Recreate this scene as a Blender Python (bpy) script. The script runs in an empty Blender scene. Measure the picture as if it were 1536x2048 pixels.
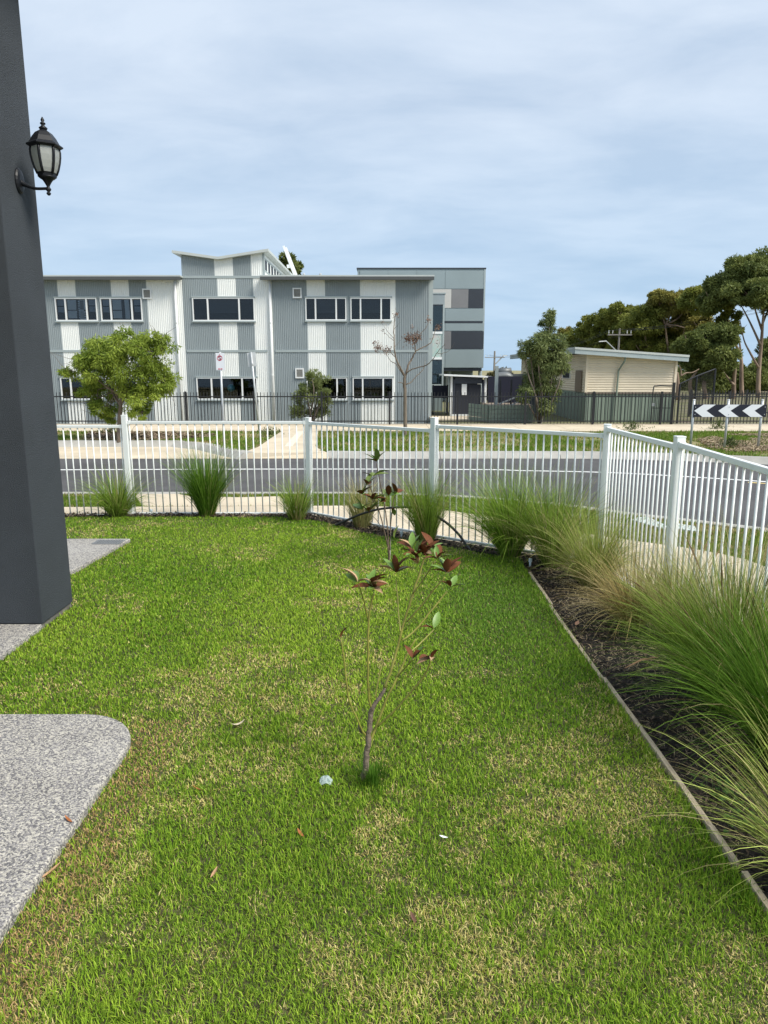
import bpy, math, random
import numpy as np
from mathutils import Vector, Matrix
random.seed(7); np.random.seed(7)
SC = bpy.context.scene
# ------------------------------------------------------------------ camera
FPX, PITCH, CAMH = 1420.0, math.radians(11.31), 1.9
cd = bpy.data.cameras.new('camera'); cam = bpy.data.objects.new('camera', cd); SC.collection.objects.link(cam)
cam.location = (0, 0, CAMH); cam.rotation_euler = (math.pi/2 - PITCH, 0, 0)
cd.sensor_fit = 'VERTICAL'; cd.sensor_height = 36; cd.lens = 36*FPX/2048
cd.clip_start = .05; cd.clip_end = 6000; SC.camera = cam
# ------------------------------------------------------------------ light
SUN = Vector((.58, -.34, .74)).normalized()
w = bpy.data.worlds.new('World'); SC.world = w; w.use_nodes = True
nt = w.node_tree; N = nt.nodes; L = nt.links; N.clear()
def nd(t, **k):
    n = N.new(t)
    for a, b in k.items(): setattr(n, a, b)
    return n
out = nd('ShaderNodeOutputWorld')
sky = nd('ShaderNodeTexSky', sky_type='NISHITA', sun_disc=False)
sky.sun_elevation = math.asin(SUN.z); sky.sun_rotation = math.atan2(SUN.x, SUN.y)
bg1 = nd('ShaderNodeBackground'); bg1.inputs[1].default_value = .09; L.new(sky.outputs[0], bg1.inputs[0])
tc = nd('ShaderNodeTexCoord'); sp = nd('ShaderNodeSeparateXYZ'); L.new(tc.outputs['Generated'], sp.inputs[0])
zz = nd('ShaderNodeMath', operation='ADD'); zz.inputs[1].default_value = .16; L.new(sp.outputs[2], zz.inputs[0])
zm = nd('ShaderNodeMath', operation='MAXIMUM'); zm.inputs[1].default_value = .05; L.new(zz.outputs[0], zm.inputs[0])
dx = nd('ShaderNodeMath', operation='DIVIDE'); L.new(sp.outputs[0], dx.inputs[0]); L.new(zm.outputs[0], dx.inputs[1])
dy = nd('ShaderNodeMath', operation='DIVIDE'); L.new(sp.outputs[1], dy.inputs[0]); L.new(zm.outputs[0], dy.inputs[1])
cb = nd('ShaderNodeCombineXYZ'); L.new(dx.outputs[0], cb.inputs[0]); L.new(dy.outputs[0], cb.inputs[1])
mp = nd('ShaderNodeMapping'); mp.inputs['Scale'].default_value = (.75, 1.25, 1); mp.inputs['Rotation'].default_value = (0, 0, .25); L.new(cb.outputs[0], mp.inputs[0])
nz = nd('ShaderNodeTexNoise'); nz.inputs['Scale'].default_value = 1.9; nz.inputs['Detail'].default_value = 8; nz.inputs['Roughness'].default_value = .56; nz.inputs['Distortion'].default_value = .25; L.new(mp.outputs[0], nz.inputs['Vector'])
cr = nd('ShaderNodeValToRGB'); cr.color_ramp.elements[0].position = .33; cr.color_ramp.elements[1].position = .64
cr.color_ramp.elements[0].color = (.475, .59, .745, 1); cr.color_ramp.elements[1].color = (.655, .75, .875, 1); L.new(nz.outputs[0], cr.inputs[0])
# thin hazy air low down: bluer towards the horizon, as on the day
er = nd('ShaderNodeMapRange'); er.inputs[1].default_value = .0; er.inputs[2].default_value = .32; L.new(sp.outputs[2], er.inputs[0])
mx = nd('ShaderNodeMixRGB'); mx.inputs[1].default_value = (.35, .555, .77, 1); L.new(cr.outputs[0], mx.inputs[2])
er2 = nd('ShaderNodeMapRange'); er2.inputs[1].default_value = 0; er2.inputs[2].default_value = 1; er2.inputs[3].default_value = .30; er2.inputs[4].default_value = 1; L.new(er.outputs[0], er2.inputs[0]); L.new(er2.outputs[0], mx.inputs[0])
bg2 = nd('ShaderNodeBackground'); bg2.inputs[1].default_value = .79; L.new(mx.outputs[0], bg2.inputs[0])
ms = nd('ShaderNodeMixShader'); ms.inputs[0].default_value = .93; L.new(bg1.outputs[0], ms.inputs[1]); L.new(bg2.outputs[0], ms.inputs[2]); L.new(ms.outputs[0], out.inputs[0])
sl = bpy.data.lights.new('sun', 'SUN'); sl.energy = 3.3; sl.angle = math.radians(24); sl.color = (1, .95, .86)
so = bpy.data.objects.new('sun', sl); SC.collection.objects.link(so); so.rotation_euler = SUN.to_track_quat('Z', 'Y').to_euler(); so.location = (20, -20, 40)
vs = SC.view_settings; vs.view_transform = 'Standard'; vs.look = 'None'; vs.gamma = 1; vs.exposure = 0.54; vs.use_curve_mapping = False
SC.cycles.max_bounces = 6; SC.cycles.transparent_max_bounces = 12; SC.cycles.caustics_reflective = False; SC.cycles.caustics_refractive = False
# ------------------------------------------------------------------ helpers
def ray(px, py):
    u = (px-768)/FPX; v = (1024-py)/FPX
    return (u, math.cos(PITCH)+v*math.sin(PITCH), -math.sin(PITCH)+v*math.cos(PITCH))
def B(px, py, z=0.0):
    r = ray(px, py); t = (z-CAMH)/r[2]; return Vector((r[0]*t, r[1]*t, z))
def Q(px, py, Y):
    r = ray(px, py); t = Y/r[1]; return Vector((r[0]*t, Y, CAMH+r[2]*t))
def B2(pts, z=0.0): return [(B(x, y, z).x, B(x, y, z).y) for x, y in pts]
def vnoise(x, y, s, seed=0):
    rng = np.random.RandomState(seed); g = rng.rand(64, 64)
    u = x/s; v = y/s; i = np.floor(u).astype(int); j = np.floor(v).astype(int); fu = u-i; fv = v-j
    fu = fu*fu*(3-2*fu); fv = fv*fv*(3-2*fv); i %= 64; j %= 64; i1 = (i+1) % 64; j1 = (j+1) % 64
    return (g[i, j]*(1-fu)+g[i1, j]*fu)*(1-fv)+(g[i, j1]*(1-fu)+g[i1, j1]*fu)*fv
def inpoly(x, y, P):
    c = np.zeros(len(x), bool); n = len(P)
    for i in range(n):
        x1, y1 = P[i]; x2, y2 = P[(i+1) % n]
        if y1 == y2: continue
        c ^= ((y1 > y) != (y2 > y)) & (x < (x2-x1)*(y-y1)/(y2-y1)+x1)
    return c
MATS = {}
def mat(name, col=(.5, .5, .5), rough=.6, var=0.0, vscale=4.0, bump=0.0, bscale=60.0, col2=None, metal=0.0, spec=.5, attr=None, trans=0.0, stretch=None, ramp=(.35, .65)):
    if name in MATS: return MATS[name]
    m = bpy.data.materials.new(name); m.use_nodes = True; t = m.node_tree; n = t.nodes; l = t.links
    b = n['Principled BSDF']; b.inputs['Roughness'].default_value = rough; b.inputs['Metallic'].default_value = metal
    b.inputs['Specular IOR Level'].default_value = spec; b.inputs['Base Color'].default_value = (*col, 1)
    csock = None
    if attr:
        a = n.new('ShaderNodeAttribute'); a.attribute_name = attr; csock = a.outputs['Color']
    if var or col2 or bump:
        tcn = n.new('ShaderNodeTexCoord'); vec = tcn.outputs['Object']
        if stretch:
            mpn = n.new('ShaderNodeMapping'); mpn.inputs['Scale'].default_value = stretch; l.new(vec, mpn.inputs[0]); vec = mpn.outputs[0]
    if col2 or var:
        z1 = n.new('ShaderNodeTexNoise'); z1.inputs['Scale'].default_value = vscale; z1.inputs['Detail'].default_value = 5; z1.inputs['Roughness'].default_value = .62; l.new(vec, z1.inputs['Vector'])
        r1 = n.new('ShaderNodeValToRGB'); r1.color_ramp.elements[0].position = ramp[0]; r1.color_ramp.elements[1].position = ramp[1]; l.new(z1.outputs[0], r1.inputs[0])
        c2 = col2 or tuple(min(1, c*(1+var)) for c in col); c1 = col if col2 else tuple(c*(1-var) for c in col)
        r1.color_ramp.elements[0].color = (*c1, 1); r1.color_ramp.elements[1].color = (*c2, 1); csock = csock or r1.outputs[0]
    if csock: l.new(csock, b.inputs['Base Color'])
    if bump:
        z2 = n.new('ShaderNodeTexNoise'); z2.inputs['Scale'].default_value = bscale; z2.inputs['Detail'].default_value = 3; l.new(vec, z2.inputs['Vector'])
        bp = n.new('ShaderNodeBump'); bp.inputs['Strength'].default_value = bump; bp.inputs['Distance'].default_value = .02; l.new(z2.outputs[0], bp.inputs['Height']); l.new(bp.outputs[0], b.inputs['Normal'])
    if trans:
        tr = n.new('ShaderNodeBsdfTranslucent'); mxs = n.new('ShaderNodeMixShader'); mxs.inputs[0].default_value = trans
        tr.inputs[0].default_value = (*col, 1)
        if csock: l.new(csock, tr.inputs[0])
        l.new(b.outputs[0], mxs.inputs[1]); l.new(tr.outputs[0], mxs.inputs[2]); l.new(mxs.outputs[0], n['Material Output'].inputs[0])
    MATS[name] = m; return m
def glassmat(name, tint=(1, 1, 1), opac=0.0):
    if name in MATS: return MATS[name]
    m = bpy.data.materials.new(name); m.use_nodes = True; t = m.node_tree; n = t.nodes; l = t.links
    n.remove(n['Principled BSDF'])
    tr = n.new('ShaderNodeBsdfTransparent'); tr.inputs[0].default_value = (*tint, 1)
    gl = n.new('ShaderNodeBsdfGlossy'); gl.inputs['Roughness'].default_value = .02
    fr = n.new('ShaderNodeFresnel'); fr.inputs[0].default_value = 1.52
    mm = n.new('ShaderNodeMath'); mm.operation = 'MULTIPLY_ADD'; mm.inputs[1].default_value = 1.0; mm.inputs[2].default_value = opac; l.new(fr.outputs[0], mm.inputs[0])
    x = n.new('ShaderNodeMixShader'); l.new(mm.outputs[0], x.inputs[0]); l.new(tr.outputs[0], x.inputs[1]); l.new(gl.outputs[0], x.inputs[2]); l.new(x.outputs[0], n['Material Output'].inputs[0])
    MATS[name] = m; return m
class MB:
    def __init__(s): s.v = []; s.f = []; s.m = []; s.mi = 0
    def add(s, vs, fs):
        o = len(s.v); s.v += [tuple(p) for p in vs]; s.f += [tuple(i+o for i in f) for f in fs]; s.m += [s.mi]*len(fs); return s
    def box(s, a, b):
        x0, y0, z0 = a; x1, y1, z1 = b
        return s.add([(x0, y0, z0), (x1, y0, z0), (x1, y1, z0), (x0, y1, z0), (x0, y0, z1), (x1, y0, z1), (x1, y1, z1), (x0, y1, z1)],
                     [(3, 2, 1, 0), (4, 5, 6, 7), (0, 1, 5, 4), (1, 2, 6, 5), (2, 3, 7, 6), (3, 0, 4, 7)])
    def bar(s, p, q, wd, ht, up=(0, 0, 1)):
        p = Vector(p); q = Vector(q); d = (q-p).normalized(); u = Vector(up)
        sd = d.cross(u)
        if sd.length < 1e-4: u = Vector((0, 1, 0)); sd = d.cross(u)
        sd.normalize(); u = sd.cross(d).normalized(); a = sd*wd/2; c = u*ht/2
        vs = [p-a-c, p+a-c, p+a+c, p-a+c, q-a-c, q+a-c, q+a+c, q-a+c]
        return s.add(vs, [(0, 1, 2, 3), (7, 6, 5, 4), (1, 0, 4, 5), (2, 1, 5, 6), (3, 2, 6, 7), (0, 3, 7, 4)])
    def prism(s, poly, z0, z1):
        n = len(poly); ar = sum(poly[i][0]*poly[(i+1) % n][1]-poly[(i+1) % n][0]*poly[i][1] for i in range(n))
        if ar < 0: poly = poly[::-1]
        vs = [(x, y, z0) for x, y in poly]+[(x, y, z1) for x, y in poly]
        return s.add(vs, [tuple(range(n))[::-1], tuple(range(n, 2*n))]+[(i, (i+1) % n, n+(i+1) % n, n+i) for i in range(n)])
    def wall(s, poly, y0, y1):   # polygon in XZ extruded along Y
        n = len(poly); vs = [(x, y0, z) for x, z in poly]+[(x, y1, z) for x, z in poly]
        return s.add(vs, [tuple(range(n)), tuple(range(n, 2*n))[::-1]]+[(i, n+i, n+(i+1) % n, (i+1) % n) for i in range(n)])
    def tube(s, pts, rad, sides=7, cap=True):
        pts = [Vector(p) for p in pts]; n = len(pts)
        if not hasattr(rad, '__len__'): rad = [rad]*n
        o = len(s.v); prev = None; vs = []; fs = []
        for i in range(n):
            d = (pts[min(i+1, n-1)]-pts[max(i-1, 0)]).normalized()
            if prev is None: prev = Vector((1, 0, 0)) if abs(d.x) < .8 else Vector((0, 1, 0))
            u = (prev-d*prev.dot(d)).normalized(); prev = u; v = d.cross(u)
            for k in range(sides):
                a = 2*math.pi*k/sides; vs.append(pts[i]+(u*math.cos(a)+v*math.sin(a))*rad[i])
        for i in range(n-1):
            for k in range(sides):
                k2 = (k+1) % sides; fs.append((i*sides+k, i*sides+k2, (i+1)*sides+k2, (i+1)*sides+k))
        if cap: fs.append(tuple(range(sides))[::-1]); fs.append(tuple(range((n-1)*sides, n*sides)))
        return s.add(vs, fs)
    def lathe(s, prof, c, sides=16, rot=0.0):   # prof: (r,z)
        vs = []; fs = []; n = len(prof)
        for r, z in prof:
            for k in range(sides):
                a = 2*math.pi*k/sides+rot; vs.append((c[0]+r*math.cos(a), c[1]+r*math.sin(a), c[2]+z))
        for i in range(n-1):
            for k in range(sides):
                k2 = (k+1) % sides; fs.append((i*sides+k, i*sides+k2, (i+1)*sides+k2, (i+1)*sides+k))
        fs.append(tuple(range(sides))[::-1]); fs.append(tuple(range((n-1)*sides, n*sides)))
        return s.add(vs, fs)
    def build(s, name, ms, parent=None, smooth=False):
        me = bpy.data.meshes.new(name); me.from_pydata(s.v, [], s.f)
        ms = ms if isinstance(ms, (list, tuple)) else [ms]
        for m in ms: me.materials.append(m)
        if len(ms) > 1: me.polygons.foreach_set('material_index', s.m)
        if smooth: me.polygons.foreach_set('use_smooth', [True]*len(me.polygons))
        me.update(); return link(name, me, parent)
def link(name, me, parent=None):
    o = bpy.data.objects.new(name, me); SC.collection.objects.link(o)
    if parent is not None:
        o.parent = parent; o.matrix_parent_inverse = Matrix.Translation(-parent.location)
    return o
def share(name, src, loc, rot=(0, 0, 0), sc=(1, 1, 1), parent=None):
    o = link(name, src.data if hasattr(src, 'data') else src, parent); o.location = loc; o.rotation_euler = rot; o.scale = sc; return o
def thing(name, loc, label, cat, group=None):
    o = bpy.data.objects.new(name, None); o.empty_display_size = .1; SC.collection.objects.link(o); o.location = loc
    return tag(o, label, cat, group)
def tag(o, label, cat, group=None):
    o['label'] = label; o['category'] = cat
    if group: o['group'] = group
    return o
def kind(o, k, label=None):
    o['kind'] = k
    if label: o['label'] = label
    return o
def bevel(o, wd=.004, seg=2):
    m = o.modifiers.new('bevel', 'BEVEL'); m.width = wd; m.segments = seg; m.limit_method = 'ANGLE'; return o
def np_mesh(name, V, faces, mt, parent=None, col=None, smooth=False):
    """faces: list of int arrays (n,k)"""
    me = bpy.data.meshes.new(name); me.vertices.add(len(V)); me.vertices.foreach_set('co', np.ascontiguousarray(V, np.float32).ravel())
    loops = np.concatenate([f.ravel() for f in faces]); tot = np.concatenate([np.full(len(f), f.shape[1]) for f in faces])
    me.loops.add(len(loops)); me.loops.foreach_set('vertex_index', loops.astype(np.int32))
    me.polygons.add(len(tot)); st = np.concatenate([[0], np.cumsum(tot)[:-1]])
    me.polygons.foreach_set('loop_start', st.astype(np.int32)); me.polygons.foreach_set('loop_total', tot.astype(np.int32))
    if smooth: me.polygons.foreach_set('use_smooth', np.ones(len(tot), bool))
    me.update(calc_edges=True)
    if col is not None:
        a = me.color_attributes.new('col', 'FLOAT_COLOR', 'POINT'); c = np.ones((len(V), 4), np.float32); c[:, :3] = col; a.data.foreach_set('color', c.ravel())
    me.materials.append(mt); return link(name, me, parent)
def norm(a): return a/np.maximum(1e-9, np.linalg.norm(a, axis=1, keepdims=True))
def ribbons(P, wd, side, col, seg_w=None):
    """P: (n,k,3) curve points; wd (n,), side (n,3); colours (n,3) -> V, faces, vertex colours"""
    n, k, _ = P.shape; sw = seg_w if seg_w is not None else np.linspace(1, .08, k)
    off = side[:, None, :]*(wd[:, None, None]*sw[None, :, None]*.5)
    V = np.stack([P-off, P+off], 2).reshape(-1, 3)
    base = (np.arange(n)*2*k)[:, None]; F = []
    for i in range(k-1):
        F.append(base+np.array([2*i, 2*i+1, 2*i+3, 2*i+2])[None, :])
    return V, [np.concatenate(F)], np.repeat(col, 2*k, axis=0)
def leafquads(c, d, nrm, ln, wd, col):
    n = len(c); d = norm(d); s = norm(np.cross(d, nrm)); u = norm(np.cross(s, d))
    ln = ln[:, None]; wd = wd[:, None]
    V = np.stack([c, c+d*ln*.45+s*wd*.5+u*wd*.12, c+d*ln, c+d*ln*.45-s*wd*.5+u*wd*.12], 1).reshape(-1, 3)
    return V, [(np.arange(n)*4)[:, None]+np.array([[0, 1, 2, 3]])], np.repeat(col, 4, axis=0)
def lerp(a, b, t): return np.asarray(a)[None, :]*(1-t[:, None])+np.asarray(b)[None, :]*t[:, None]
def smoothpts(pts, n=4):
    pts = [Vector(p) for p in pts]; o = []
    for i in range(len(pts)-1):
        p0 = pts[max(i-1, 0)]; p1 = pts[i]; p2 = pts[i+1]; p3 = pts[min(i+2, len(pts)-1)]
        for k in range(n):
            t = k/n; o.append(.5*((2*p1)+(p2-p0)*t+(2*p0-5*p1+4*p2-p3)*t*t+(3*p1-p0-3*p2+p3)*t**3))
    o.append(pts[-1]); return o
# ------------------------------------------------------------------ materials
M = dict(
 asphalt=mat('asphalt', (.080, .077, .078), .9, .22, .7, .5, 180),
 concrete=mat('pale_concrete', (.58, .49, .36), .85, .12, .9, .25, 90),
 kerb=mat('kerb_concrete', (.37, .355, .32), .85, .14, 2.5, .3, 80),
 paint=mat('road_paint', (.75, .75, .73), .7, .12, 6), ypaint=mat('yellow_road_paint', (.65, .5, .2), .7, .2, 9),
 soil=mat('lawn_soil', (.06, .058, .022), .95, .4, 14, .6, 50), 
 mulchbase=mat('mulch_base', (.028, .022, .018), .95, .5, 30, 1, 70),
 verge=mat('verge_turf', (.13, .175, .04), .95, 0, .9, .8, 60, col2=(.30, .24, .12), ramp=(.42, .68)),
 farland=mat('far_land', (.16, .17, .06), .95, 0, .08, 0, 1, col2=(.32, .26, .14)),
 blade=mat('grass_blade', (.1, .2, .03), .5, attr='col', trans=.32, spec=.10),
 leaf=mat('foliage', (.06, .1, .03), .55, attr='col', trans=.30, spec=.18),
 chips=mat('mulch_chips', (.05, .04, .03), .85, attr='col'),
 white=mat('fence_paint', (.80, .825, .81), .42, .035, 3.0, 0, 1),
 black=mat('black_steel', (.012, .013, .016), .45),
 galv=mat('galvanised_steel', (.50, .52, .53), .45, .1, 12, metal=.35),
 cladw=mat('white_cladding', (.84, .85, .82), .5, .03, .8), cladg=mat('grey_cladding', (.285, .325, .338), .5, .05, .8),
 trim=mat('pale_grey_trim', (.36, .41, .41), .5, .04, 2), wfr=mat('white_window_frame', (.82, .83, .82), .4),
 pipe=mat('white_pipe', (.76, .77, .76), .4, .03, 4), roof=mat('roof_sheet', (.50, .53, .51), .5, .05, 1),
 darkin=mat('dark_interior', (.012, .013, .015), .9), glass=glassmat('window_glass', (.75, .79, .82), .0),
 beige=mat('beige_sheet', (.76, .66, .50), .5, .04, 1.5), green=mat('sage_green_sheet', (.20, .25, .20), .6, .06, 1.5),
 fascia=mat('grey_fascia', (.36, .42, .43), .5, .05, 3), char=mat('charcoal_panel', (.035, .04, .05), .45, .05, 2), taupe=mat('taupe_panel', (.21, .205, .205), .5, .05, 2), lbeige=mat('light_beige_panel', (.55, .53, .49), .5, .04, 2),
 bark=mat('bark', (.12, .09, .065), .9, 0, 9, .6, 40, col2=(.22, .18, .14), stretch=(1, 1, .25)), gum=mat('gum_bark', (.36, .26, .19), .9, 0, 2.5, .4, 12, col2=(.16, .11, .08), stretch=(1, 1, .2)),
 pillar=mat('charcoal_render', (.042, .050, .060), .82, .12, 1.6, .7, 220),
 lblack=mat('black_lantern_metal', (.010, .011, .014), .42, spec=.3),
 timber=mat('weathered_timber', (.60, .49, .35), .85, 0, 9, .5, 60, col2=(.36, .29, .20), stretch=(6, .6, 4)),
 straw=mat('straw', (.45, .35, .18), .8), rubber=mat('black_poly_pipe', (.018, .018, .02), .5))
# exposed aggregate: pebbles of cream, grey and charcoal
def aggregate():
    m = mat('exposed_aggregate', (.4, .4, .4), .8); t = m.node_tree; n = t.nodes; l = t.links; b = n['Principled BSDF']
    c = n.new('ShaderNodeTexCoord'); v = n.new('ShaderNodeTexVoronoi'); v.inputs['Scale'].default_value = 150; l.new(c.outputs['Object'], v.inputs['Vector'])
    s = n.new('ShaderNodeSeparateXYZ'); l.new(v.outputs['Color'], s.inputs[0])
    r = n.new('ShaderNodeValToRGB'); r.color_ramp.interpolation = 'CONSTANT'; e = r.color_ramp.elements
    e[0].color = (.085, .078, .08, 1); e[0].position = 0; e[1].color = (.20, .185, .18, 1); e[1].position = .30
    for p, cc in ((.44, (.28, .26, .25, 1)), (.6, (.43, .40, .34, 1)), (.84, (.56, .52, .44, 1))): k = e.new(p); k.color = cc
    l.new(s.outputs[0], r.inputs[0])
    z = n.new('ShaderNodeTexNoise'); z.inputs['Scale'].default_value = 2; l.new(c.outputs['Object'], z.inputs['Vector'])
    x = n.new('ShaderNodeMixRGB'); x.inputs[0].default_value = .14; l.new(r.outputs[0], x.inputs[1]); l.new(z.outputs[0], x.inputs[2]); l.new(x.outputs[0], b.inputs['Base Color'])
    d = n.new('ShaderNodeBump'); d.inputs['Strength'].default_value = .6; d.inputs['Distance'].default_value = .006; d.invert = True; l.new(v.outputs['Distance'], d.inputs['Height']); l.new(d.outputs[0], b.inputs['Normal'])
    return m
M['agg'] = aggregate()
# ------------------------------------------------------------------ ground and setting
def struct(name, poly, z0, z1, m): return kind(MB().prism(poly, z0, z1).build(name, m), 'structure')
kind(MB().add([(-3000, -60, -.95), (3000, -60, -.95), (3000, 4000, -.95), (-3000, 4000, -.95)], [(0, 1, 2, 3)]).build('ground', M['farland']), 'structure')
# road
road_near = [(-60, 11.55)]+B2([(128, 987), (330, 987), (640, 987), (760, 987), (925, 994), (1040, 1002), (1150, 1013), (1275, 1030), (1400, 1044), (1536, 1060)], -.1)+[(5.4, 7.2), (6.2, 4), (6.4, -30)]
road_far = [(-60, 16.6)]+B2([(480, 917.5), (640, 918), (1000, 916.5), (1180, 917), (1350, 921), (1536, 929)], -.15)+[(12, 14.6), (18, 12.0), (26, 9.5)]
struct('road', road_near+[(26, -30)]+road_far[::-1], -.28, -.15, M['asphalt'])
def strip(name, px, wd, z, m):
    pts = smoothpts([B(x, y, z) for x, y in px], 4); mb = MB(); vs = []
    for i, p in enumerate(pts):
        d = (pts[min(i+1, len(pts)-1)]-pts[max(i-1, 0)]).normalized(); s = Vector((-d.y, d.x, 0))
        vs += [p-s*wd/2, p+s*wd/2]
    mb.add(vs, [(2*i, 2*i+2, 2*i+3, 2*i+1) for i in range(len(pts)-1)]); return kind(mb.build(name, m), 'structure')
strip('white_road_line', [(-300, 941), (128, 939.5), (600, 938), (960, 939), (1040, 941), (1204, 944.5), (1337, 951), (1536, 963.5), (1700, 974)], .11, -.146, M['paint'])
strip('yellow_road_line', [(1496, 964.5), (1536, 967.5), (1640, 977)], .10, -.146, M['ypaint'])
# kerbs: sweep with a chamfered top
def kerb(name, pts, inner, z0, z1, m, wd=.16):
    """pts ordered; inner=+1 puts the kerb body on the left of travel; broken in castings about 2.4 m long"""
    P = [Vector((x, y, 0)) for x, y in pts]; dense = [P[0]]
    for a, b in zip(P, P[1:]):
        n = max(1, int((b-a).length/.6))
        for k in range(1, n+1): dense.append(a.lerp(b, k/n))
    mb = MB(); i = 0
    while i < len(dense)-1:
        seg = dense[i:i+5]; i += 4
        if len(seg) < 2: break
        vs = []; fs = []
        for j, p in enumerate(seg):
            g = i-4+j; d = (dense[min(g+1, len(dense)-1)]-dense[max(g-1, 0)]).normalized(); s = Vector((-d.y, d.x, 0))*inner
            q = p+d*(.006 if j == 0 else (-.006 if j == len(seg)-1 else 0))
            for o, z in ((-.08, z0), (-.08, min(z1-.02, -.142)), (.10, z1), (wd+.12, z1), (wd+.12, z0)): vs.append((q.x+s.x*o, q.y+s.y*o, z))
        for j in range(len(seg)-1):
            for k in range(5):
                k2 = (k+1) % 5; fs.append((j*5+k, j*5+k2, j*5+5+k2, j*5+5+k))
        fs += [tuple(range(5)), tuple(range((len(seg)-1)*5, len(seg)*5))]
        mb.add(vs, fs)
    return kind(mb.build(name, m), 'structure')
bay_back = [(-60, B(120, 893, -.14).y)]+B2([(120, 893), (345, 893), (400, 899), (440, 909), (480, 917.5)], -.14)
kerb('kerb_of_parking_bay', bay_back, 1, -.28, .0, M['kerb'], .22)
cross_r = B(654, 915, -.14)
kerb('far_kerb', [(cross_r.x, cross_r.y)]+B2([(760, 917.5), (1000, 916.5), (1180, 917), (1350, 921), (1536, 929)], -.15)+[(12, 14.6), (18, 12.0), (26, 9.5)], 1, -.28, -.005, M['kerb'], .14)
kerb('near_kerb', road_near[1:-1], -1, -.28, -.055, M['kerb'], .16)
struct('parking_bay', [(-60, 16.6)]+B2([(480, 917.5)], -.15)+bay_back[::-1], -.28, -.142, M['concrete'])
# far footpath and crossover
farpath = kind(MB().prism([(-60, 22.62), (60, 22.62), (60, 25.75), (-60, 25.75)], -.28, -.014).build('far_footpath', M['kerb']), 'structure')
slab = MB().box((.006, 22.62, -.02), (1.494, 25.74, 0)).build('paving_slab', M['concrete'], farpath); slab.location = (-19.5, 0, 0)
for i in range(1, 27): share('paving_slab', slab, (-19.5+1.5*i, 0, 0), parent=farpath)
cb_ = [B(x_, y_, z_) for x_, y_, z_ in ((490, 917, -.146), (658, 917, -.146), (654, 905, -.02), (632, 894, -.006), (516, 894, -.006), (482, 906, -.02))]
ct_ = [B(x_, y_, -.006) for x_, y_ in ((516, 894), (632, 894), (637, 860.5), (567, 860.5), (548, 872))]
mb = MB(); lo = [Vector((p.x, p.y, -.28)) for p in cb_+ct_]
mb.add(cb_, [(0, 1, 2), (0, 2, 5), (5, 2, 3), (5, 3, 4)]); mb.add(ct_, [(0, 1, 2, 3, 4)])
cross = kind(mb.build('driveway_crossover', M['concrete']), 'structure')
MB().prism(B2([(597, 861), (609, 861), (584, 893), (569, 893)], -.006), -.03, -.001).build('pale_panel', mat('pale_tactile', (.66, .60, .49), .8, .08, 6), cross)
# far verges (turf sheets either side of the crossover)
verge_l = [(-60, 22.62)]+[(x, y+.2) for x, y in bay_back]+B2([(482, 905), (516, 894), (548, 872), (567, 860.5)], -.05)
verge_r = B2([(637, 860.5), (632, 894), (640, 902), (656, 903)], -.02)+[(x_, y_+.27) for x_, y_ in road_far[3:]]+[(60, 9), (60, 22.62)]
struct('far_verge_beside_parking_bay', verge_l, -.28, -.025, M['verge']); struct('far_verge', verge_r, -.28, -.025, M['verge'])
struct('school_side_ground', [(-60, 25.75), (2.05, 25.75), (2.05, 45), (-60, 45)], -.9, -.5, mat('school_yard', (.14, .15, .05), .95, 0, .5, .5, 40, col2=(.17, .14, .10)))
struct('school_ground', [(2.06, 25.75), (60, 25.75), (60, 70), (-60, 70), (-60, 45.01), (2.06, 45.01)], -.28, -.06, mat('school_yard', (.14, .15, .05), .95, 0, .5, .5, 40, col2=(.17, .14, .10)))
sp_ = kind(MB().prism([(1.9, 28.3), (5.6, 28.3), (5.6, 30.4), (1.9, 30.4)], -.1, -.02).build('school_path', M['concrete']), 'structure')
# near footpath and verge, outside the garden fence
FP = dict(p1=Vector((-3.38, 9.3, 0)), p2=Vector((-.99, 9.3, 0)), p3=Vector((.56, 7.94, 0)), pc=Vector((2.12, 6.76, 0)), p5=Vector((2.16, 5.19, 0)))
inner = [(-40, 9.36), (-.96, 9.36), (.62, 8.0), (2.19, 6.80), (2.24, 5.19), (2.26, -10)]
outer = [(-40, 10.35)]+B2([(128, 1014), (700, 1011), (860, 1016), (960, 1030), (1100, 1055), (1250, 1079), (1364, 1094), (1477, 1113), (1536, 1134)], -.06)+[(3.75, 4.5), (3.8, -10)]
verge_n = outer+[(6.2, -10)]+[(x, y-.28) for x, y in road_near[::-1]]+[(-40, 11.2)]
struct('near_verge', [(x, y) for x, y in outer]+[(6.2, -10), (6.05, 4)]+[(x, y-.26) for x, y in road_near[1:-2]][::-1]+[(-40, 11.4)], -.28, -.075, M['verge'])
fpath = kind(MB().prism(inner+outer[::-1], -.28, -.09).build('footpath', M['kerb']), 'structure')
def polyat(P, n):
    P = [Vector((x, y, 0)) for x, y in P]; Ls = [0]
    for a, b in zip(P, P[1:]): Ls.append(Ls[-1]+(b-a).length)
    def f(t):
        s = t*Ls[-1]
        for i in range(len(P)-1):
            if s <= Ls[i+1] or i == len(P)-2: return P[i].lerp(P[i+1], (s-Ls[i])/max(1e-6, Ls[i+1]-Ls[i]))
    return f
fi = polyat([(-8, 9.36)]+inner[1:-1]+[(2.21, 0)], 0); fo = polyat([(-8, 10.25)]+outer[1:-1]+[(3.77, 0)], 0)
nsl = 14
for i in range(nsl):
    e = .0006; pts = []
    ts = [(i+k/4)/nsl for k in range(5)]; ts[0] += e; ts[-1] -= e
    pts = [(fi(t).x, fi(t).y) for t in ts]+[(fo(t).x, fo(t).y) for t in ts[::-1]]
    MB().prism(pts, -.085, -.06).build('paving_slab', M['concrete'], fpath)
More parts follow.
